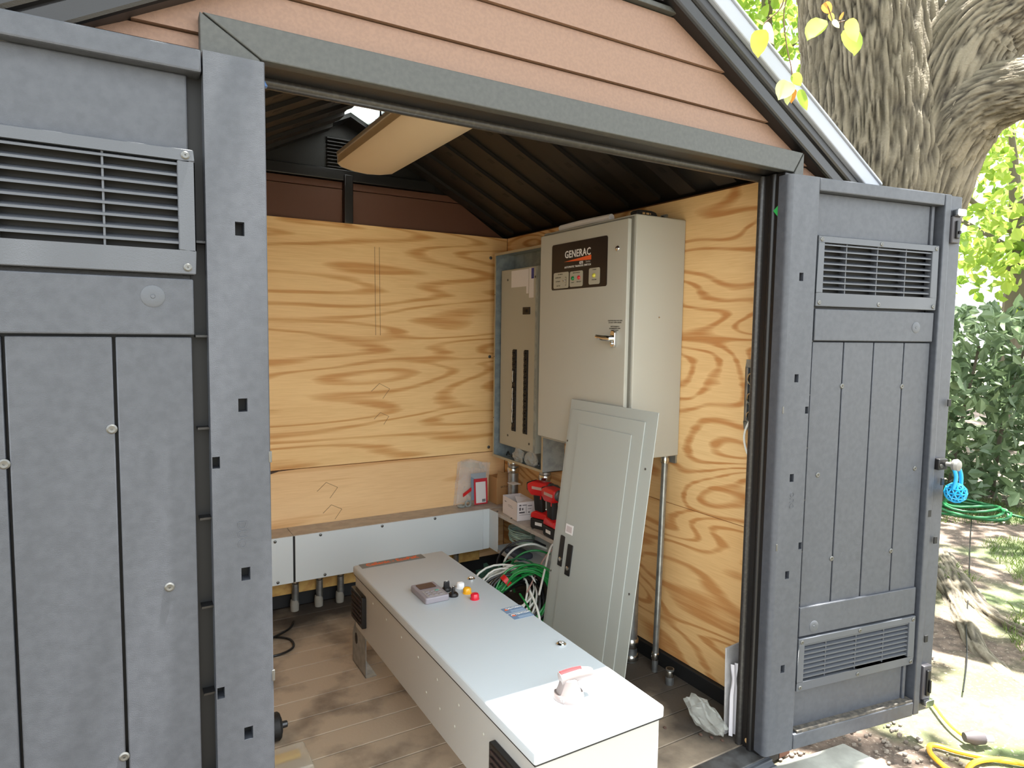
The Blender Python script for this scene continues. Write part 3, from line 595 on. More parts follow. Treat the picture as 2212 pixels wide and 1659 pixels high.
for y0, y1 in ((2.376,2.513),(1.225,1.369)):
    g = MB().prism([(y0,.238),(y1,.238),(y1,.362),(y0+.008,.362),(y0,.354)], 'x', .757, .776).build('side_grille', BLACK, b, .003)
    for j in range(6): MB().box(.754,.758,y0+.010,y1-.010,.250+.018*j,.257+.018*j).build('grille_bar', mat('brown_black_grille', (44,32,32), .5), g)
for i in range(7): MB().lathe([(.0045,0),(.003,.002),(0,.0022)], (.775,2.30-.145*i,.365-.004*i), (-1,0,0), 10).build('rivet', BEIGE, b)
for i in range(3): MB().lathe([(.0045,0),(.003,.002),(0,.0022)], (.775,1.80-.10*i,.27), (-1,0,0), 10).build('rivet', BEIGE, b)
for y0, y1 in ((2.45,2.62),(1.22,1.36)):
    for x, sg in ((.795,1),(1.128,-1)):
        f = MB().prism([(y0,0),(y1,0),(y1+.0,.12),(y1-.04,.19),(y0,.19)], 'x', x, x+.003).build('foot_bracket', STEEL, T)
        MB().box(x, x+sg*.045, y0, y1, 0, .003).build('foot_flange', STEEL, f)
        MB().prism([(y1-.05+.016*math.cos(t*.628), .115+.024*math.sin(t*.628)) for t in range(10)], 'x', x-.0008, x+.0036).build('foot_slot', BLACKM, f)

# --- wireway along the back wall
T = thing('wireway', 'grey metal wireway running along the back wall, front covers closed', 'wireway', (.90, 3.22, .175))
YW = 3.150
MB().box(.08,1.729,YW+.003,3.2965,.176,.398).build('trough', WIRE, T)
tp = MB().box(.08,.672,YW,3.2965,.398,.401).box(.675,1.906,YW,3.2965,.398,.401).build('top', mat('wireway_top_enamel', (184,174,162), .42, mott=(20,(168,158,148),.4,.6)), T)
MB().box(.08,.671,YW-.003,YW+.001,.174,.399).build('cover', WIRE, T, .001, 1); MB().box(.681,1.690,YW-.003,YW+.001,.174,.399).build('cover', WIRE, T, .001, 1)
MB().box(.671,.681,YW-.001,YW+.002,.176,.398).build('cover_gap', BLACKM, T)
MB().box(1.691,1.729,YW-.002,YW+.001,.175,.399).build('corner_piece', WIRE, T, .001, 1)
ws = None
for x, z in ((.59,.385),(.60,.188),(.80,.388),(.82,.188),(1.11,.388),(1.40,.388),(1.08,.186)):
    MB().lathe([(.007,0),(.007,.003),(.003,.005),(0,.0052)], (x,YW-.003,z), (0,-1,0), 12).build('cover_screw', SCREW, T, smooth=True)
for i in range(18):
    x = .60+i*.058+.02*(i//3)
    MB().lathe([(.013,0),(.013,.0006),(.011,.0008)], (x,3.262,.4008), (0,0,1), 16).build('knockout', mat('knockout_enamel', (178,172,160), .4), tp)
# --- open wireway along the right wall
T = thing('wireway', 'open grey wireway below the breaker panel with cables inside', 'wireway', (1.82, 2.75, .19))
XW = 1.731; YE = 2.30
tp = MB().box(XW,1.906,YE,YW-.001,.394,.397).build('top', MATS['wireway_top_enamel'], T)
MB().box(XW,1.906,YE,YW,.180,.183).build('bottom', WIRE, T); MB().box(1.903,1.906,YE,YW,.183,.394).build('back', WIRE, T); MB().box(XW,1.906,YE,YE+.003,.183,.394).build('end_plate', WIRE, T)
MB().box(XW-.002,XW+.001,3.052,YW,.180,.397).build('front_panel', WIRE, T, .001, 1)
MB().box(XW-.002,XW,YE,3.052,.378,.397).box(XW-.002,XW,YE,3.052,.180,.196).build('front_lip', MATS['wireway_top_enamel'], T)
for y in (3.08,2.93,2.72,2.52): MB().lathe([(.005,0),(.005,.004),(.002,.005)], (XW+.010,y,.397), (0,0,1), 10).build('cover_screw', SCREW, T)
# cables lying in it
q = MB()
for i in range(9): q.tube([(1.80+.05*math.cos(t*.4)+.01*random.random(), 2.93+.10*math.sin(t*.4), .27+.007*i+.004*math.sin(t*1.3+i)) for t in range(16)], .0032, 6)
tag(q.build('wire_coil', mat('pale_green_wire', (150,176,166), .4), smooth=True), 'pale green wire coil lying inside the open wireway', 'wire coil')
tag(MB().box(1.75,1.84,2.86,3.02,.184,.215).build('tool_pouch', mat('slate_pouch', (70,78,92), .6), None, .012, 3), 'slate blue pouch in the bottom of the open wireway', 'pouch')

# ------------------------------------------------------------------ conduits
def conduit(name, label, path, r, nuts=(), M=STEEL, group=None, foot=None):
    t = thing(name, label, 'conduit', path[0], group=group)
    MB().tube(path, r, 18).build('pipe', M, t, smooth=True)
    for p, rr, hh in nuts: MB().lathe([(rr*.9,0),(rr,.004),(rr,hh-.004),(rr*.9,hh)], p, (0,0,1), 10).build('coupling', ZINC, t, smooth=True, ang=50)
    if foot: MB().lathe([(r*1.15,0),(r*1.25,.03),(r*1.1,.055)], foot, (0,0,1), 12).build('sealant', mat('pale_putty', (150,147,138), .8, bump=(80,.8)), t, smooth=True)
    return t
for i, (x, w_) in enumerate(((.697,'leftmost'),(.814,'middle'),(.920,'rightmost'))):
    conduit('conduit_stub', w_+' of three short steel conduits under the back wireway', [(x,3.236,0),(x+.002,3.236,.178)], .017, [((x,3.236,.135),.021,.022),((x,3.236,.158),.019,.018)], foot=(x-.003,3.236,0), group='conduit stubs under the wireway')
conduit('conduit_stub', 'short steel conduit under the wireway beside the yellow timber', [(1.568,3.236,0),(1.568,3.236,.178)], .015, [((1.568,3.236,.14),.019,.03)])
conduit('conduit', 'slim steel conduit rising from the floor to the cabinet on right wall', [(1.842,1.934,0),(1.848,1.920,.893)], .0125, [((1.842,1.934,.05),.016,.03),((1.848,1.921,.865),.017,.022)], foot=None)
conduit('conduit', 'thick steel conduit behind the leaning cover, clamped near the floor', [(1.815,2.052,0),(1.815,2.052,.893)], .026, [((1.815,2.052,.06),.032,.04),((1.815,2.052,.005),.034,.025)])
t = conduit('conduit_stub', 'open steel conduit stub standing free on the floor near right wall', [(1.826,1.832,0),(1.826,1.832,.062)], .0165, [((1.826,1.832,.028),.0175,.03)])
MB().lathe([(.013,0),(.013,.0006)], (1.826,1.832,.0622), (0,0,1), 14).build('bore', BLACKM, t)
conduit('conduit', 'wide steel conduit dropping from panel corner into the wireway', [(1.850,3.10,.397),(1.850,3.10,.682)], .029, [((1.850,3.10,.60),.034,.03),((1.850,3.10,.64),.032,.03)])
conduit('conduit', 'wide steel conduit dropping into the wireway behind the red drills', [(1.856,2.79,.397),(1.856,2.79,.682)], .029, [((1.856,2.79,.43),.034,.02),((1.856,2.79,.46),.034,.02),((1.856,2.79,.62),.033,.03)])
tag(box('timber_batten', .30, 1.73, 3.262, 3.2965, .076, .135, mat('yellow_pine', (206,168,98), .7, mott=(20,(184,140,76),.4,.6)), None, .003), 'yellow pine batten along back wall under the wireway', 'batten')

# ------------------------------------------------------------------ things on the wireway
T = thing('white_carton', 'open white carton with torn flaps standing on the wireway', 'box', (1.80, 2.955, .3975), (0,0,math.radians(-6)), local=True)
w2, d2, hh = .052, .092, .098
q = MB().box(-w2,-w2+.0015,-d2,d2,0,hh).box(w2-.0015,w2,-d2,d2,0,hh).box(-w2,w2,-d2,-d2+.0015,0,hh).box(-w2,w2,d2-.0015,d2,0,hh).box(-w2,w2,-d2,d2,0,.0015)
q.build('walls', BOXW, T)
MB().add([(w2,-d2,hh),(w2,d2,hh),(w2+.015,d2-.015,hh+.085),(w2+.015,-d2+.03,hh+.085)], [(0,1,2,3)]).build('back_flap', CARD, T)
MB().add([(-w2,-d2,hh),(w2,-d2,hh),(w2-.012,-d2+.055,hh+.004),(-w2+.012,-d2+.055,hh+.022)], [(0,1,2,3)]).build('front_flap', BOXW, T)
MB().add([(-w2,d2,hh),(-w2,d2-.06,hh),(-w2+.04,d2-.07,hh-.03),(-w2+.04,d2-.01,hh-.03)], [(0,1,2,3)]).build('side_flap', BOXW, T)
MB().box(-w2+.004,w2-.004,-d2+.004,d2-.004,.05,.052).build('dark_contents', BLACKM, T)
pr = MB()
for i, (a, b_, z, h_) in enumerate(((-.040,-.028,.078,.008),(-.022,.004,.080,.004),(-.040,-.030,.055,.016),(-.024,-.016,.056,.012),(-.040,-.008,.040,.008),(.000,.0015,.038,.040),(.010,.034,.075,.004),(.012,.022,.040,.006),(-.040,.036,.030,.0015),(.010,.030,.060,.002))): pr.box(a,b_,-d2-.0006,-d2,z,z+h_)
pr.box(-w2-.0006,-w2,.045,.065,.070,.074).box(-w2-.0006,-w2,-.03,.02,.062,.0635).box(-w2-.0006,-w2,-.04,.02,.055,.0562)
pr.build('printing', mat('grey_carton_print', (96,90,92), .7), T)
tag(MB().box(1.780,1.83,2.985,3.045,.560,.5615).build('paper_tag', PAPER), 'narrow white paper tag tucked beside the conduit', 'paper'); bpy.data.objects['paper_tag'].rotation_euler = (0,0,0)
T = thing('brown_carton', 'brown cardboard box tucked in the corner on the wireway', 'box', (1.85, 3.24, .4015))
MB().box(1.800,1.900,3.195,3.290,.4015,.555).build('walls', CARD, T, .002)
MB().add([(1.80,3.195,.555),(1.90,3.195,.555),(1.897,3.185,.60),(1.83,3.178,.585),(1.80,3.183,.60)], [(0,1,2,3,4)]).build('torn_flap', CARD, T)
text('lettering', 'EATON', .016, (1.852,3.1942,.500), (1,0,0), UZ, BLACKP, T, ext=.0003)
# zip bag with leaflets
T = thing('zip_bag', 'clear zip bag holding a red and white leaflet on the wireway', 'plastic bag', (1.66, 3.27, .401), local=True)
def sheet(name, pts_fn, nu, nv, M, par, th=0):
    q = MB(); q.add([pts_fn(i/nu, j/nv) for j in range(nv+1) for i in range(nu+1)], [(j*(nu+1)+i, j*(nu+1)+i+1, (j+1)*(nu+1)+i+1, (j+1)*(nu+1)+i) for j in range(nv) for i in range(nu)])
    return q.build(name, M, par, smooth=True, ang=60)
def bagf(dy): return lambda u, v: (-.075+.19*u+.02*(v-.5), dy+.012*mnoise.noise(Vector((u*4,v*5,dy*90)))+.010*(1-v), .002+.245*v+.012*math.sin(u*5))
sheet('film', bagf(-.022), 14, 16, PLAST, T); sheet('film', bagf(.010), 14, 16, PLAST, T)
sheet('zip_strip', lambda u, v: (-.065+.15*u, -.030+.006*math.sin(u*9), .225+.03*v-.03*u*u), 10, 2, FOIL, T)
lf = sheet('leaflet', lambda u, v: (.020+.085*u+.012*(1-v)*0, -.034+.010*v, .004+.145*v), 2, 2, mat('red_leaflet', (196,44,56), .5), T)
sheet('leaflet_page', lambda u, v: (.031+.063*u, -.0355+.010*v, .012+.118*v), 2, 2, PAPER, lf)
sheet('leaflet_barcode', lambda u, v: (.068+.022*u, -.0368+.010*(.06+.07*v), .017+.016*v), 1, 1, mat('grey_print', (120,118,122), .7), lf)
sheet('leaflet', lambda u, v: (.005+.095*u, -.026+.010*v, .03+.150*v), 2, 2, mat('blue_grey_leaflet', (128,146,162), .5), T)
MB().hexa([(-.045,-.026,.055),(.005,-.026,.085),(.005,-.018,.085),(-.045,-.018,.055),(-.045,-.026,.072),(.005,-.026,.102),(.005,-.018,.102),(-.045,-.018,.072)]).build('red_part', RED, T)
tag(MB().tube([(1.600+.016*math.cos(t*.393),3.240+.016*math.sin(t*.393),.4075) for t in range(16)], .006, 8, True).build('bushing_ring', mat('grey_bushing', (150,156,152), .5), smooth=True), 'grey ring bushing lying flat at left on the wireway', 'bushing')
tag(MB().tube([(1.640+.016*math.cos(t*.393),3.236,.4185+.016*math.sin(t*.393)) for t in range(16)], .0055, 8, True).build('bushing_ring', MATS['grey_bushing'], smooth=True), 'grey ring bushing standing upright beside the zip bag', 'bushing')

# two cordless drills
def drill(label, loc, rz):
    T = thing('cordless_drill', label, 'drill', loc, (0,0,rz), group='red cordless drills', local=True)   # points along -Y
    MB().prism([(-.066,.0),(.040,.0),(.044,.012),(.044,.052),(-.070,.052)], 'x', -.032, .032).build('battery', RUBBER, T, .006)
    MB().prism([(-.066,.053),(.046,.053),(.042,.078),(.020,.090),(-.050,.082)], 'x', -.031, .031).build('battery_seat', RED, T, .006)
    MB().prism([(-.020,.080),(.030,.086),(.040,.165),(.030,.185),(-.012,.178),(-.018,.13)], 'x', -.018, .018).build('grip', RUBBER, T, .008, 3)
    MB().prism([(-.035,.170),(.045,.165),(.070,.190),(.072,.222),(.040,.236),(-.050,.236),(-.055,.200)], 'x', -.031, .031).build('motor_housing', RED, T, .010, 3)
    MB().prism([(.044,.170),(.076,.188),(.078,.226),(.044,.238)], 'x', -.026, .026).build('rear_cap', RUBBER, T, .006)
    MB().lathe([(.028,0),(.028,.012),(.024,.016),(.024,.040),(.021,.045),(.014,.062),(.006,.066)], (0,-.052,.210), (0,-1,0), 18).build('chuck', mat('grey_chuck', (92,94,98), .35, .6), T, smooth=True)
    MB().box(-.0335,-.0305,-.040,.036,.200,.214).build('silver_band', mat('band_silver', (190,160,150), .4), T)
    MB().box(-.0335,-.0315,-.03,.012,.020,.036).build('battery_badge', WHITEP, T)
    MB().box(-.0192,-.0175,-.014,-.006,.150,.172).build('trigger', RED, T, .002)
    return T
drill('red cordless drill behind, next to the white carton', (1.786, 2.715, .3975), math.radians(20))
drill('red cordless drill in front, half hidden by the leaning cover', (1.764, 2.575, .3975), math.radians(-3))

# ------------------------------------------------------------------ wire coils in the corner
def coil(label, c, nrm, R, n, M, seed, spread=.03, r=.0042, sq=1.):
    rnd = random.Random(seed); nrm = Vector(nrm).normalized(); a = nrm.cross(Vector((0,0,1))).normalized(); b = nrm.cross(a); q = MB(); c = Vector(c)
    pts = []
    for k in range(n):
        RR = R*(1+rnd.uniform(-.14,.14)); ph = rnd.uniform(0,6.28); o = nrm*rnd.uniform(-spread,spread)+a*rnd.uniform(-.012,.012)+b*rnd.uniform(-.012,.012)
        for t in range(28):
            th = t/28*6.2832; w = .010*math.sin(2*th+ph)
            pts.append(c+o+a*math.cos(th)*(RR+w)+b*math.sin(th)*(RR+w)*sq+nrm*.012*math.sin(3*th+ph))
    q.tube(pts, r, 6)
    return tag(q.build('wire_coil', M, smooth=True), label, 'wire coil', 'wire coils by the cover')
coil('large black wire coil at the bottom of the heap', (1.475,2.43,.16), (-.55,-.35,.76), .145, 16, BLACKW, 1, .045, .0055)
g = coil('bright green wire coil tied with red tape', (1.50,2.40,.20), (-.60,-.40,.70), .135, 13, GREENW, 2, .03, .0050)
coil('white wire coil leaning against the green one', (1.455,2.50,.18), (-.50,-.30,.81), .145, 8, WHITEW, 3, .04, .0048)
coil('thin dark green wire coil behind the white one', (1.55,2.58,.16), (-.50,-.30,.80), .135, 8, mat('dark_green_wire', (16,92,58), .4), 4, .035, .0042)
MB().tube([(1.4835,2.522,.2565),(1.4645,2.524,.2415)], .028, 14).build('red_tape', RED, g, smooth=True)
def arcw(label, pts, M, r=.004, name='loose_wire'): return tag(MB().tube(smooth_path(pts, 8), r, 7).build(name, M, smooth=True), label, 'wire', 'loose wires')
arcw('thick white wire arching out of the wireway bottom', [(1.62,2.72,.10),(1.60,2.76,.22),(1.64,2.74,.30),(1.72,2.70,.33),(1.80,2.68,.30)], WHITEW, .0055)
arcw('green wire arching beside the thick white one', [(1.63,2.70,.10),(1.615,2.73,.21),(1.66,2.71,.28),(1.73,2.67,.305),(1.80,2.65,.28)], GREENW, .0050)
arcw('black wire arching over the white and green ones', [(1.60,2.74,.10),(1.58,2.79,.23),(1.63,2.76,.32),(1.72,2.71,.345),(1.80,2.69,.31)], BLACKW, .0055)
arcw('straight white wire pair rising into the wireway', [(1.53,2.33,.24),(1.60,2.40,.30),(1.70,2.50,.37),(1.75,2.52,.39)], WHITEW, .0048)
arcw('pinkish wire rising into the wireway', [(1.50,2.38,.24),(1.59,2.45,.28),(1.68,2.50,.34),(1.76,2.50,.38)], mat('pink_wire', (186,150,140), .4), .0035)
arcw('green wire drooping in front of the coils', [(1.45,2.36,.25),(1.44,2.25,.20),(1.42,2.20,.08),(1.43,2.22,.006)], GREENW, .0042)
arcw('white wire drooping in front of the coils', [(1.49,2.34,.26),(1.46,2.22,.20),(1.43,2.17,.09),(1.43,2.19,.006)], WHITEW, .0055)
tag(crumple('sack', (1.63,2.92,.075), (.07,.11,.075), 21, TEAL), 'dark teal sack slumped under the wireway corner', 'sack')

# ------------------------------------------------------------------ ceiling light
T = thing('ceiling_light', 'long cream fluorescent wraparound light under the ridge, switched off', 'ceiling light', (.98, 2.40, 2.10))
prof = [(-.135,.062),(-.135,.030),(-.118,.016),(-.06,.004),(0,0),(.06,.004),(.118,.016),(.135,.030),(.135,.062)]
MB().prism([(.985+x,2.085+z) for x, z in prof], 'y', 1.80, 2.985).build('diffuser', LAMP, T, smooth=True, ang=40)
MB().box(.845,1.125,1.795,2.99,2.147,2.165).build('housing', LAMPF, T, .003)
MB().prism([(.985+x*1.01,2.085+z*1.01) for x, z in prof], 'y', 2.985, 2.992).build('end_cap', LAMPF, T); MB().prism([(.985+x*1.01,2.085+z*1.01) for x, z in prof], 'y', 1.793, 1.80).build('end_cap', LAMPF, T)
for y in (2.0, 2.75):
    for x in (.965, 1.0): MB().tube([(x,y,2.16),(x,y,2.40)], .0035, 6).build('hanger_rod', STEEL, T)

# ------------------------------------------------------------------ gang box on the right wall, board and film by the jamb
T = thing('gang_box_plate', 'narrow steel mounting plate with round holes on plywood by the jamb', 'wall bracket', (1.90, 1.56, 1.17))
pz0, pz1 = 1.045, 1.292
MB().box(1.884,1.9068,1.498,1.574,pz0,pz0+.028).box(1.884,1.9068,1.498,1.574,pz1-.028,pz1).box(1.884,1.9068,1.564,1.574,pz0+.028,pz1-.028).box(1.884,1.9068,1.498,1.508,pz0+.028,pz1-.028).build('plate', STEEL, T, .002)
MB().box(1.897,1.9068,1.508,1.564,pz0+.028,pz1-.028).build('dark_recess', BLACK, T)
for z in (1.090,1.155,1.225):
    MB().tube([(1.884,y,zz) for y, zz in rrect(1.530,1.562,z-.020,z+.020,.015,4)], .0035, 6, True).build('hole_rim', ZINC, T, smooth=True)
MB().box(1.868,1.884,1.500,1.540,1.185,1.262).build('clamp', DARKG, T, .003)
MB().tube(smooth_path([(1.880,1.515,1.185),(1.870,1.525,1.165),(1.876,1.510,1.150)],5), .004, 7).build('clamp_screw', ZINC, T, smooth=True)
tag(MB().tube(smooth_path([(1.882,1.500,1.115),(1.878,1.535,1.090),(1.884,1.568,1.03),(1.888,1.560,.97),(1.890,1.520,.915),(1.890,1.480,.885)],8), .0038, 8).build('white_cable', WHITEW, smooth=True), 'thin white cable curling down from the wall bracket', 'cable')
tag(MB().hexa([(1.757,1.492,0),(1.865,1.500,0),(1.865,1.506,0),(1.757,1.498,0),(1.764,1.506,.300),(1.870,1.516,.300),(1.870,1.522,.300),(1.764,1.512,.300)]).build('white_board', mat('scuffed_white_board', (188,186,186), .7, mott=(18,(166,164,164),.4,.6)), None, .001), 'scuffed white board offcut leaning in the corner by the jamb', 'board')
q = MB()
for j in range(15):
    v = j/14; w = .018*(1-.6*math.exp(-((v-.78)/.12)**2))
    q.v += [(1.772+.012*v+w*(i-3)/3*1.1, 1.472+.006*math.sin(i*2.1)+.014*v, .004+.245*v) for i in range(7)]
q.f = [(j*7+i, j*7+i+1, (j+1)*7+i+1, (j+1)*7+i) for j in range(14) for i in range(6)]
tag(q.build('white_sleeve', mat('white_film', (226,222,226), .4), smooth=True, ang=70), 'gathered white plastic sleeve standing against the white board', 'plastic sleeve')
q = MB(); q.ball((0,0,0), 1, n=26)
q.v = [(1.728+p[0]*.034*(1+.5*mnoise.noise(Vector(p)*2.6)), 1.560+p[1]*.085*(1+.45*mnoise.noise(Vector(p)*2.2+Vector((4,1,2)))), max(.003,.040+p[2]*.046*(1+.6*mnoise.noise(Vector(p)*2.9+Vector((1,7,2))))+.012*p[1])) for p in q.v]
tag(q.build('clear_bag', FOIL), 'crumpled clear plastic bag lying on the floor by the jamb', 'plastic bag')
q = MB()
for k, (x, y) in enumerate(((1.70,1.50),(1.68,1.53),(1.72,1.47),(1.60,1.62))): q.ball((x,y,.003), .006, (1,1.4,.6), 6)
tag(q.build('floor_debris', mat('crumbs', (92,70,60), .8)), 'small brown crumbs scattered on the floorboards', 'debris', kind='stuff')

# ------------------------------------------------------------------ small things on the left of the floor
tag(MB().tube(smooth_path([(.40,2.98,.006),(.52,2.99,.006),(.60,2.93,.006),(.60,2.84,.006),(.52,2.80,.006),(.40,2.83,.006)],8)+smooth_path([(.38,2.84,.008),(.50,2.93,.014),(.62,3.02,.010),(.66,3.10,.006)],8), .005, 8).build('black_cable', BLACKW, smooth=True), 'thin black cable looped on the floor near the left post', 'cable')
T = thing('grinder_wheel', 'black ribbed wheel with short steel spindle on the floor, left', 'wheel', (.38, 2.21, .0))
MB().lathe([(.036,-.04),(.045,-.034),(.045,.012),(.040,.018),(.020,.020)], (.405,2.215,.046), (1,0,0), 28).build('rim', RUBBER, T, smooth=True)
MB().lathe([(.030,.018),(.028,.022),(.012,.023),(.011,.040),(.008,.042)], (.405,2.215,.046), (1,0,0), 20).build('spindle', mat('dark_steel', (80,80,82), .35, .8), T, smooth=True)
T = thing('clear_case', 'clear plastic case with yellow strip on the floor beside the post', 'case', (.36, 2.02, 0))
MB().box(.29,.475,1.96,2.10,.001,.045).build('case_shell', mat('case_film', (214,206,190), .2, alpha=.45), T, .010, 3)
MB().box(.30,.455,2.055,2.085,.010,.030).build('yellow_strip', mat('yellow_print', (214,172,40), .5), T, .002); MB().box(.30,.46,1.975,2.045,.010,.022).build('grey_insert', mat('grey_insert', (150,140,132), .6), T, .002)
tag(MB().hexa([(.230,1.40,1.848),(.262,1.40,1.850),(.262,1.415,1.850),(.230,1.415,1.848),(.230,1.40,1.862),(.254,1.40,1.864),(.254,1.415,1.864),(.230,1.415,1.862)]).build('clip', mat('blue_clip', (70,110,170), .4), None, .002), 'small blue clip under the header at the left post', 'clip')
# ================================================================== outdoors
GZ = -.09
def gp(px, py, z=GZ):
    v = FW+RT*((px-IMW/2)/FPX)-UP*((py-IMH/2)/FPX); t = (z-CAM.z)/v.z; return CAM+v*t
# ground
M = bpy.data.materials.new('dirt_and_grass'); M.use_nodes = True; nt = M.node_tree; b = nt.nodes['Principled BSDF']; b.inputs['Roughness'].default_value = .9
g = nt.nodes.new('ShaderNodeNewGeometry')
def nz(sc, det, lo, hi):
    n = nt.nodes.new('ShaderNodeTexNoise'); n.inputs['Scale'].default_value = sc; n.inputs['Detail'].default_value = det; nt.links.new(g.outputs['Position'], n.inputs['Vector'])
    r = nt.nodes.new('ShaderNodeMapRange'); r.inputs[1].default_value = lo; r.inputs[2].default_value = hi; nt.links.new(n.outputs['Fac'], r.inputs[0]); return r.outputs[0]
def mx(f, a, bcol):
    x = nt.nodes.new('ShaderNodeMix'); x.data_type = 'RGBA'; nt.links.new(f, x.inputs[0])
    for k, c in ((6, a), (7, bcol)):
        if isinstance(c, tuple): x.inputs[k].default_value = lin(c)
        else: nt.links.new(c, x.inputs[k])
    return x.outputs[2]
c1 = mx(nz(22, 6, .35, .65), (124,107,94), (86,74,65)); c2 = mx(nz(1.3, 4, .48, .62), c1, (88,100,62)); c3 = mx(nz(70, 3, .60, .70), c2, (160,148,132))
nt.links.new(c3, b.inputs['Base Color'])
bp = nt.nodes.new('ShaderNodeBump'); bp.inputs['Strength'].default_value = .8; bp.inputs['Distance'].default_value = .02; n = nt.nodes.new('ShaderNodeTexNoise'); n.inputs['Scale'].default_value = 30; n.inputs['Detail'].default_value = 6
nt.links.new(g.outputs['Position'], n.inputs['Vector']); nt.links.new(n.outputs['Fac'], bp.inputs['Height']); nt.links.new(bp.outputs[0], b.inputs['Normal'])
GM = M
xs = np.concatenate([np.linspace(-25,-3,12), np.linspace(-2.5,8,106), np.linspace(9,40,16)]); ys = np.concatenate([np.linspace(-25,-3,12), np.linspace(-2.5,6,86), np.linspace(7,40,16)])
def ghz(x, y):
    d = max(0, math.hypot(max(0,abs(x-1)-1.6), max(0,abs(y-2.2)-1.5)))
    return GZ-.012+.03*min(1,d)*mnoise.noise(Vector((x*1.1,y*1.1,0)))+.012*min(1,d)*mnoise.noise(Vector((x*5,y*5,3)))
vs = [(x,y,ghz(x,y)) for y in ys for x in xs]; nx = len(xs)
q = MB().add(vs, [(j*nx+i,j*nx+i+1,(j+1)*nx+i+1,(j+1)*nx+i) for j in range(len(ys)-1) for i in range(nx-1)])
tag(q.build('ground', GM, smooth=True, ang=80), kind='structure')
tag(MB().prism([(.9,.55),(2.10,.75),(2.225,1.17),(2.205,1.34),(1.72,1.40),(.9,1.24)], 'z', -.20, -.086).build('paving_slab', CONC, None, .006), 'pale concrete slab in front of the shed doorway', 'slab')
# pebbles, grass
def scatter(n, f, seed):
    rnd = random.Random(seed); out = []
    while len(out) < n:
        p = f(rnd)
        if p: out.append(p)
    return out
q = MB()
for x, y, s_ in scatter(420, lambda r: (lambda x, y: (x, y, r.uniform(.003,.010)) if not (x < 2.24 and y < 1.38) and ((x-2.98)/.5)**2+((y-1.18)/.3)**2 > 1 else None)(r.uniform(1.85,3.2), r.uniform(.75,1.6)), 5):
    k = len(q.v); q.ball((x,y,GZ-.006), s_, (1.4,1,.75), 6)
tag(q.build('pebbles', mat('pebble', (140,130,118), .85, mott=(40,(100,90,80),.4,.6))), 'small pale pebbles scattered on the dirt beside the slab', 'pebbles', kind='stuff')
def grass(n, f, seed, hmax):
    rnd = random.Random(seed); vs = []; fs = []
    while len(fs) < n:
        x, y = f(rnd)
        if mnoise.noise(Vector((x*1.3+4,y*1.3,0))) < .02 or ((x-2.98)/.55)**2+((y-1.18)/.32)**2 < 1: continue
        h = rnd.uniform(.3,1)*hmax; a = rnd.uniform(0,6.28); lx, ly = rnd.gauss(0,.5)*h, rnd.gauss(0,.5)*h; w = .0025; z = ghz(x,y)-.002; k = len(vs)
        vs += [(x-w*math.cos(a),y-w*math.sin(a),z),(x+w*math.cos(a),y+w*math.sin(a),z),(x+lx*.5+w*.6*math.cos(a),y+ly*.5+w*.6*math.sin(a),z+h*.7),(x+lx,y+ly,z+h),(x+lx*.5-w*.6*math.cos(a),y+ly*.5-w*.6*math.sin(a),z+h*.7)]
        fs.append((k,k+1,k+2,k+3,k+4))
    return vs, fs
vs, fs = grass(13000, lambda r: (r.uniform(2.75,6.8), r.uniform(.4,3.4)), 9, .06)
q = MB(); q.v = vs; q.f = fs
me = bpy.data.meshes.new('grass'); me.from_pydata(vs, [], fs); me.materials.append(leafmat('grass_blade', (90,112,56), (120,132,76), 2., .35)); o = bpy.data.objects.new('grass', me); COL.objects.link(o)
tag(o, 'patchy short green grass on the dirt beyond the door', 'grass', kind='stuff')
# old tree
BARK = bpy.data.materials.new('fissured_bark'); BARK.use_nodes = True; nt = BARK.node_tree; b = nt.nodes['Principled BSDF']; b.inputs['Roughness'].default_value = .9
at_ = nt.nodes.new('ShaderNodeAttribute'); at_.attribute_name = 'ridge'
g = nt.nodes.new('ShaderNodeNewGeometry'); f1 = nz(9, 4, .35, .65)
r = nt.nodes.new('ShaderNodeValToRGB'); e = r.color_ramp.elements; e[0].position = .15; e[0].color = lin((44,38,32)); e[1].position = .8; e[1].color = lin((134,125,108))
nt.links.new(at_.outputs['Fac'], r.inputs[0])
nt.links.new(mx(f1, r.outputs[0], (92,84,66)), b.inputs['Base Color']); nt.nodes[-1].inputs[0].default_value = .3
tmp = [x for x in nt.nodes if x.bl_idname == 'ShaderNodeMapRange'][0]; tmp.inputs[4].default_value = .45
bp = nt.nodes.new('ShaderNodeBump'); bp.inputs['Strength'].default_value = .7; bp.inputs['Distance'].default_value = .01
n = nt.nodes.new('ShaderNodeTexNoise'); n.inputs['Scale'].default_value = 60; n.inputs['Detail'].default_value = 5; nt.links.new(g.outputs['Position'], n.inputs['Vector']); nt.links.new(n.outputs['Fac'], bp.inputs['Height']); nt.links.new(bp.outputs[0], b.inputs['Normal'])
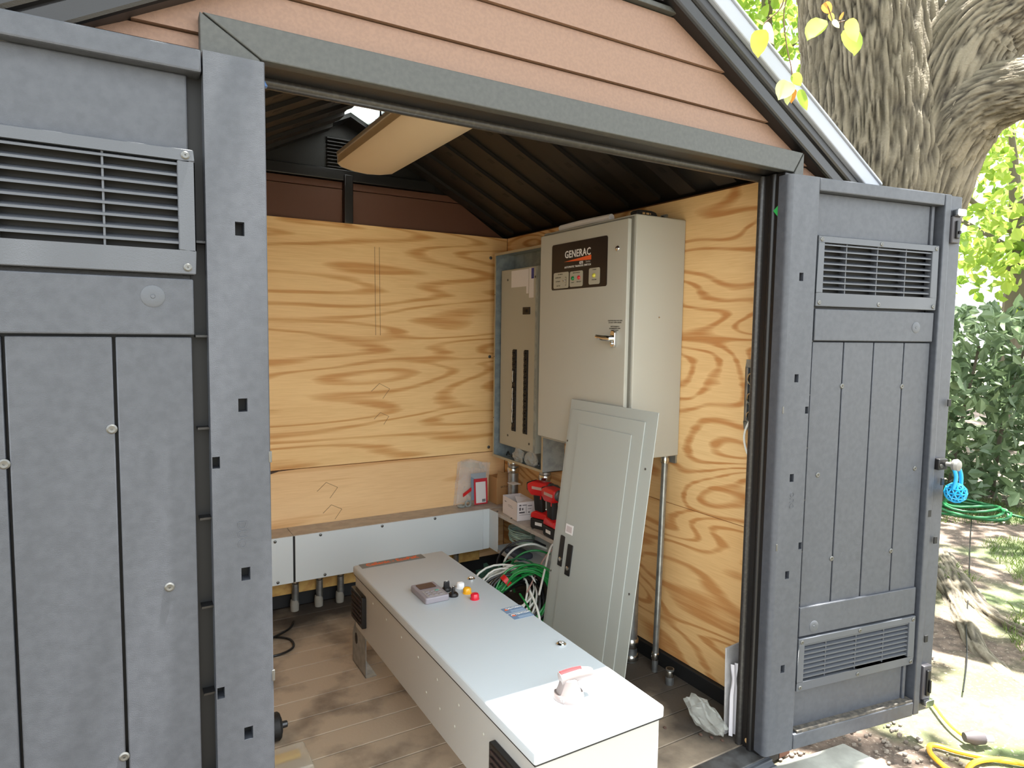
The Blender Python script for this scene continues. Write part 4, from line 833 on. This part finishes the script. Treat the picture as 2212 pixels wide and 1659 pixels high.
def barktube(name, pts, rad, parent, nseg, step, amp, k=100):
    P = smooth_path(pts, 8); Rr = []
    for i in range(len(rad)-1): Rr += [rad[i]+(rad[i+1]-rad[i])*j/8 for j in range(8)]
    Rr.append(rad[-1])
    # resample
    L = [0]
    for a, b_ in zip(P[:-1], P[1:]): L.append(L[-1]+(b_-a).length)
    N = max(4, int(L[-1]/step)); vs = []; rg = []; nrm = None
    for i in range(N+1):
        s = L[-1]*i/N; j = min(max(np.searchsorted(L, s)-1, 0), len(P)-2); t = (s-L[j])/max(L[j+1]-L[j],1e-9); p = P[j].lerp(P[j+1], t); R = Rr[j]+(Rr[j+1]-Rr[j])*t
        T = (P[min(j+2,len(P)-1)]-P[max(j-1,0)]).normalized()
        nrm = T.orthogonal().normalized() if nrm is None else (nrm-T*nrm.dot(T)).normalized(); bi = T.cross(nrm)
        for m_ in range(nseg):
            a = 6.28318*m_/nseg; c, s2 = math.cos(a), math.sin(a)
            u = Vector((c*R*k*.5, s2*R*k*.5, s*4.0)); w = mnoise.noise(Vector((c*R*4,s2*R*4,s*1.2)))*.9
            n1 = mnoise.noise(u+Vector((w*2,w*2,0))); n2 = mnoise.noise(u*2.1+Vector((7,3,1)))
            n3 = mnoise.noise(u*4.7+Vector((1,9,4))); h = min(1, abs(n1)*2.7); h = .62*h+.26*min(1,abs(n2)*2.4)+.12*(n3*.5+.5); big = mnoise.noise(Vector((c*1.3,s2*1.3,s*.5)))
            vs.append(p+(nrm*c+bi*s2)*(R*(1+.10*big)+amp*(h-.4))); rg.append(h)
    fs = [(i*nseg+m_, i*nseg+(m_+1)%nseg, (i+1)*nseg+(m_+1)%nseg, (i+1)*nseg+m_) for i in range(N) for m_ in range(nseg)]+[tuple(N*nseg+m_ for m_ in range(nseg))]
    off = OFF.get(parent.name); me = bpy.data.meshes.new(name); me.from_pydata([v-off for v in vs], [], fs)
    A = me.attributes.new('ridge', 'FLOAT', 'POINT'); A.data.foreach_set('value', rg); me.materials.append(BARK)
    me.polygons.foreach_set('use_smooth', [True]*len(me.polygons))
    o = bpy.data.objects.new(name, me); COL.objects.link(o); o.parent = parent; return o
TD = 4.45
base = at(1830, 1150, TD); base.z = GZ
T = thing('old_tree', 'massive old tree with furrowed bark behind the right door', 'tree', base)
up = lambda px, py, d=TD: at(px, py, d)
top = up(1868,-60); barktube('trunk', [base-Vector((0,0,.1)), up(1858,700), up(1892,380), up(1880,100), top, top+Vector((-.1,.05,1.6)), top+Vector((-.3,.2,3.0))], [.44,.40,.40,.365,.345,.30,.2], T, 300, .025, .036)
barktube('limb', [up(1900,640), up(1962,430), up(2020,270), up(2085,110), up(2190,20), up(2330,-60), up(2480,-190), up(2640,-380)], [.22,.28,.27,.25,.21,.17,.12,.04], T, 200, .025, .03)
barktube('limb', [up(2020,350,4.4), up(2075,265,4.35), up(2140,215,4.3), up(2230,190,4.25), up(2360,180,4.2), up(2560,110,4.2), up(2760,20,4.25)], [.20,.19,.16,.13,.10,.07,.025], T, 130, .025, .024)
for k, pts in enumerate(([(1990,1180),(2060,1290),(2110,1390),(2165,1440),(2240,1490)], [(2030,1200),(2120,1310),(2240,1380)])):
    barktube('root', [gp(x,y)+Vector((0,0,-.03-.006*i)) for i, (x,y) in enumerate(pts)], [.075,.06,.05,.045,.035][:len(pts)], T, 60, .025, .022)
def leaves(name, C, size, M, parent, seed, asp=.62, fold=.12, droop=0.):
    r = np.random.default_rng(seed); n = len(C); C = np.asarray(C)
    d = r.normal(size=(n,3)); d[:,2] -= droop; d /= np.linalg.norm(d,axis=1)[:,None]; e = np.cross(d, r.normal(size=(n,3))); e /= np.linalg.norm(e,axis=1)[:,None]; nn = np.cross(d,e)
    s = (size*r.uniform(.6,1.25,n))[:,None]; w = s*asp*.5
    V = np.stack([C-d*s*.5, C-d*s*.12+e*w+nn*s*fold, C+d*s*.22+e*w*.8+nn*s*fold, C+d*s*.5, C+d*s*.22-e*w*.8+nn*s*fold, C-d*s*.12-e*w+nn*s*fold], 1).reshape(-1,3)
    off = np.array(OFF[parent.name]) if parent else 0
    me = bpy.data.meshes.new(name); me.from_pydata((V-off).tolist(), [], [t for i in range(n) for t in ((6*i,6*i+1,6*i+2,6*i+3),(6*i,6*i+3,6*i+4,6*i+5))]); me.materials.append(M)
    o = bpy.data.objects.new(name, me); COL.objects.link(o)
    if parent: o.parent = parent
    tag(o, kind='stuff'); return o
LEAFT = leafmat('sunlit_leaf', (112,148,52), (168,186,84), 1.5, .55); LEAFH = leafmat('hedge_leaf', (70,90,60), (122,142,104), 2.5, .25); LEAFD = leafmat('shade_crown_leaf', (70,92,44), (100,124,60), 2., .4)
# crown overhead, out of view: added to cast shade, openings shaped for sun patches
Cc = []; rr = np.random.default_rng(3)
while len(Cc) < 9000:
    x, y = rr.uniform(-2.2,7.), rr.uniform(-.7,4.2); h = rr.uniform(4.6,6.2)
    gx, gy = x, y
    if ((gx-.86)/.36)**2+((gy-1.30)/.26)**2 < 1 and rr.random() < .97: continue
    if ((gx-.90)/.34)**2+((gy-.95)/.5)**2 < 1 or ((gx-1.10)/.22)**2+((gy-1.24)/.2)**2 < 1: continue
    if ((gx-2.98)/.42)**2+((gy-1.20)/.24)**2 < 1: continue
    if ((gx-3.30)/.12)**2+((gy-1.42)/.10)**2 < 1: continue
    if gx > 2.4 and mnoise.noise(Vector((gx*2.1,gy*2.1,5))) > .32: continue
    Cc.append((x+SUNV.x/SUNV.z*(h-GZ), y+SUNV.y/SUNV.z*(h-GZ), h))
leaves('added_shade_crown', Cc, .15, LEAFD, T, 4, .75)
# trees behind
def tree(label, c, rad, n, seed, size, thr=-.05, trunk=True):
    t = thing('background_tree', label, 'tree', (c[0],c[1],GZ)); r = np.random.default_rng(seed); P = []
    while len(P) < n:
        p = r.uniform(-1,1,3)
        if p@p > 1: continue
        w = Vector((c[0]+p[0]*rad[0], c[1]+p[1]*rad[1], c[2]+p[2]*rad[2]))
        if mnoise.noise(w*.9+Vector((seed,0,0))) < thr: continue
        P.append(w)
    leaves('foliage', P, size, LEAFT, t, seed, .7)
    if trunk:
        q = MB().tube([(c[0],c[1],GZ-.1),(c[0]+.1,c[1],c[2]-.3*rad[2]),(c[0]-.1,c[1]+.1,c[2]+.6*rad[2])], [.16,.11,.03], 10)
        for k in range(5):
            a = k*1.3; q.tube(smooth_path([(c[0],c[1],c[2]-.5*rad[2]+.2*k),(c[0]+.5*rad[0]*math.cos(a),c[1]+.5*rad[1]*math.sin(a),c[2]-.2*rad[2]+.25*k),(c[0]+.9*rad[0]*math.cos(a),c[1]+.9*rad[1]*math.sin(a),c[2]+.25*k)],4), .035, 6)
        q.build('trunk', mat('thin_bark', (96,88,76), .9), t, smooth=True)
p = at(1660, 90, 10.5); tree('bright leafy tree above the roof edge, left of the old trunk', p, (2.3,2.0,2.4), 4200, 41, .17, -.12)
p = at(2200, 440, 11.); tree('sparse sunlit tree above the hedge, right of the old trunk', p, (1.7,1.7,1.6), 1700, 57, .17, .05)
p = at(2330, 60, 16.5); tree('tall leafy tree at the upper right picture corner', p, (2.2,2.2,2.8), 2200, 63, .2, -.05)
# hedge
p = at(2210, 930, 7.7)
T = thing('hedge', 'dense dark green leafy hedge at the right edge', 'hedge', (p.x,p.y,GZ)); P = []; r = np.random.default_rng(8)
tv = Vector((RT.x,RT.y,0)).normalized(); fv = Vector((-tv.y,tv.x,0))
while len(P) < 6000:
    a, b_, z = r.uniform(-1.6,2.2), r.uniform(-.55,.7), r.uniform(.05,2.05)
    topz = 1.75+.18*mnoise.noise(Vector((a*1.7,0,2)))
    if z > topz or abs(mnoise.noise(Vector((a*1.6,b_*1.6,z*1.6)))) < .07: continue
    P.append(Vector((p.x,p.y,GZ))+tv*a+fv*b_+Vector((0,0,z)))
leaves('foliage', P, .13, LEAFH, T, 12, .55)
for k in range(9):
    a = -1.5+k*.42; o_ = Vector((p.x,p.y,GZ))+tv*a; MB().tube(smooth_path([o_,o_+Vector((.05,.03*k-.1,.6)),o_+tv*.2+Vector((0,0,1.4))],4), [.018]*5+[.012]*4, 6).build('stem', MATS['thin_bark'], T, smooth=True)
# green hose, black cord, yellow cord
c = gp(2095,1116); q = MB()
pts = []
for k in range(5):
    R = .29-.03*k
    pts += [c+Vector((0,0,.03+.018*k))+tv*(R*math.cos(t*.393)*(1.05))+fv*(R*math.sin(t*.393)*.8)+tv*(.03*math.sin(k*2.3))+fv*(.04*math.cos(k*1.7))+Vector((0,0,.014*math.sin(t*.8+k))) for t in range(16)]
pts += [c+tv*.30+Vector((0,0,.03)), c+tv*.42-fv*.12+Vector((0,0,.012))]
tag(q.tube(pts, .0105, 8).build('garden_hose', HOSEG, smooth=True), 'coiled green garden hose on the ground below the hedge', 'hose')
def gpath(P, z, n=6): return smooth_path([gp(x,y)+Vector((0,0,z)) for x,y in P], n)
tag(MB().tube(gpath([(2099,1122),(2095,1180),(2093,1270),(2087,1350),(2088,1430),(2080,1500)], .012), .0032, 6).build('thin_black_cable', BLACKW, smooth=True), 'thin black cable running over the dirt from the hose', 'cable')
tag(MB().tube(gpath([(2320,1668),(2212,1652),(2140,1641),(2070,1626),(2025,1613),(2008,1614),(2012,1632),(2045,1662),(2100,1700)], .004), .009, 10).build('yellow_hose', YEL, smooth=True), 'thick yellow hose looped on the dirt, outer bend', 'hose', 'yellow hose loops')
tag(MB().tube(gpath([(2085,1700),(2092,1662),(2120,1646),(2170,1645),(2230,1660),(2320,1700)], .006), .009, 10).build('yellow_hose', YEL, smooth=True), 'thick yellow hose looped on the dirt, inner bend', 'hose', 'yellow hose loops')
tag(MB().tube(gpath([(2010,1520),(2040,1560),(2065,1585),(2092,1604)], .012), .005, 8).build('thin_yellow_cable', YEL, smooth=True), 'thin yellow cable leading to the dark plug', 'cable')
c = gp(2104,1608); T = thing('cord_plug', 'dark grey cord plug lying on the dirt by yellow hose', 'plug', c)
MB().tube([c+Vector((-.03,.02,.026)), c+Vector((0,0,.026)), c+Vector((.028,-.016,.022))], [.016,.026,.020], 12).build('shell', mat('plug_grey', (74,68,70), .6), T, smooth=True)
MB().tube([c+Vector((.028,-.016,.022)), c+Vector((.06,-.03,.018))], .013, 10).build('collar', mat('plug_pale', (190,184,184), .6), T, smooth=True)
# blue perforated ball hung on the latch knob
R9 = Matrix.Rotation(-math.radians(9), 4, 'Z'); kw = Vector((1.862,1.30,0))+R9 @ Vector((.628,-.028,.936))
T = thing('blue_ball_toy', 'bright blue perforated ball with loop handle hanging on the latch', 'toy', kw-Vector((0,0,.12)))
bc = kw+Vector((.018,-.012,-.098))
bm = bmesh.new(); bmesh.ops.create_icosphere(bm, subdivisions=2, radius=.034); bmesh.ops.translate(bm, vec=bc-OFF[T.name], verts=bm.verts)
bmesh.ops.wireframe(bm, faces=bm.faces[:], thickness=.006, use_replace=True, use_even_offset=True)
me = bpy.data.meshes.new('ball_shell'); bm.to_mesh(me); bm.free(); me.materials.append(SKIN_BLUE); o = bpy.data.objects.new('ball_shell', me); COL.objects.link(o); o.parent = T
MB().ball(bc, .0295, n=20).build('ball_core', mat('deep_blue', (18,60,92), .5), T, smooth=True)
MB().tube(smooth_path([bc+Vector((-.026,-.004,.016)), bc+Vector((-.022,-.008,.06)), kw+Vector((-.010,-.010,.004)), kw+Vector((.004,-.014,.010)), kw+Vector((.016,-.012,.004)), bc+Vector((.020,-.004,.060)), bc+Vector((.028,-.002,.014))],6), .0065, 10).build('loop_handle', SKIN_BLUE, T, smooth=True)
# ------------------------------------------------------------------ leafy sprigs hanging near the camera
SP1 = leafmat('sprig_green', (150,182,62), (186,204,86), 12., .5); SP2 = leafmat('sprig_yellow', (224,214,70), (232,224,110), 12., .5); SP3 = leafmat('sprig_pale', (206,214,150), (226,228,176), 12., .5); SP4 = leafmat('sprig_rust', (214,140,60), (228,170,84), 12., .5)
def sprig(label, stem, lv, D=1.95):
    T = thing('leaf_sprig', label, 'leaf sprig', at(*stem[-1], D), group='hanging leaf sprigs')
    st = MB().tube(smooth_path([at(x,y,D) for x,y in stem],5), .0016, 5).build('stem', mat('twig', (96,70,50), .7), T, smooth=True)
    for k, (x, y, ln, wd, ang, tilt, M) in enumerate(lv):
        c = at(x,y,D+.02*math.sin(k*2.1)); u = (RT*math.cos(math.radians(ang))+UP*math.sin(math.radians(ang))); sd = (RT*-math.sin(math.radians(ang))+UP*math.cos(math.radians(ang)))
        nv = -FW; sd = sd*math.cos(math.radians(tilt))+nv*math.sin(math.radians(tilt)); nv = u.cross(sd); sc = (Vector(at(x+10,y,D))-Vector(at(x,y,D))).length/10; L_ = ln*sc; w_ = wd*sc
        prof = [(-.5,0),(-.44,.30),(-.30,.46),(-.10,.50),(.12,.44),(.30,.30),(.42,.13),(.5,0)]
        vs = [c+u*(a*L_)+nv*(-.10*L_*a*a) for a, _ in prof]; n_ = len(vs)
        vs += [c+u*(a*L_)+sd*(b_*w_)+nv*(.10*w_-.12*L_*a*a) for a, b_ in prof[1:-1]]+[c+u*(a*L_)-sd*(b_*w_)+nv*(.10*w_-.12*L_*a*a) for a, b_ in prof[1:-1]]
        m_ = n_-2; fs = [(0,1,n_)]+[(i,i+1,n_+i,n_+i-1) for i in range(1,m_)]+[(m_,m_+1,n_+m_-1)]; k2 = n_+m_
        fs += [(1,0,k2)]+[(i+1,i,k2+i-1,k2+i) for i in range(1,m_)]+[(m_+1,m_,k2+m_-1)]
        MB().add(vs, fs).build('leaf', M, T, smooth=True, ang=80)
sprig('sprig with a round green and a yellow leaf before the trunk', [(1775,-60),(1785,0),(1797,40),(1800,50),(1825,45)],
      [(1760,64,62,46,-125,25,SP1),(1838,92,66,62,-75,-15,SP1),(1842,66,58,30,-72,35,SP2),(1787,18,30,22,-60,30,SP4),(1796,38,22,14,-70,10,SP2),(1806,52,24,12,-50,30,SP3),(1818,34,22,8,60,20,SP4),(1770,42,4,2,0,0,SP1)])
sprig('sprig with one broad bright leaf across the roof edge', [(1700,-60),(1690,10),(1660,42),(1644,55)],
      [(1640,94,66,40,-95,20,SP2),(1662,72,54,22,-70,50,SP3),(1640,48,22,14,150,30,SP1),(1690,15,26,12,-110,30,SP3)])
sprig('sprig of small glowing leaves over the lower roof edge', [(1718,-60),(1694,20),(1698,90),(1708,140),(1712,168)],
      [(1693,196,50,44,-120,10,SP3),(1712,208,34,18,-100,40,SP4),(1735,216,52,20,-70,30,SP1),(1722,172,34,24,-60,30,SP1),(1702,212,34,18,-95,30,SP3)])
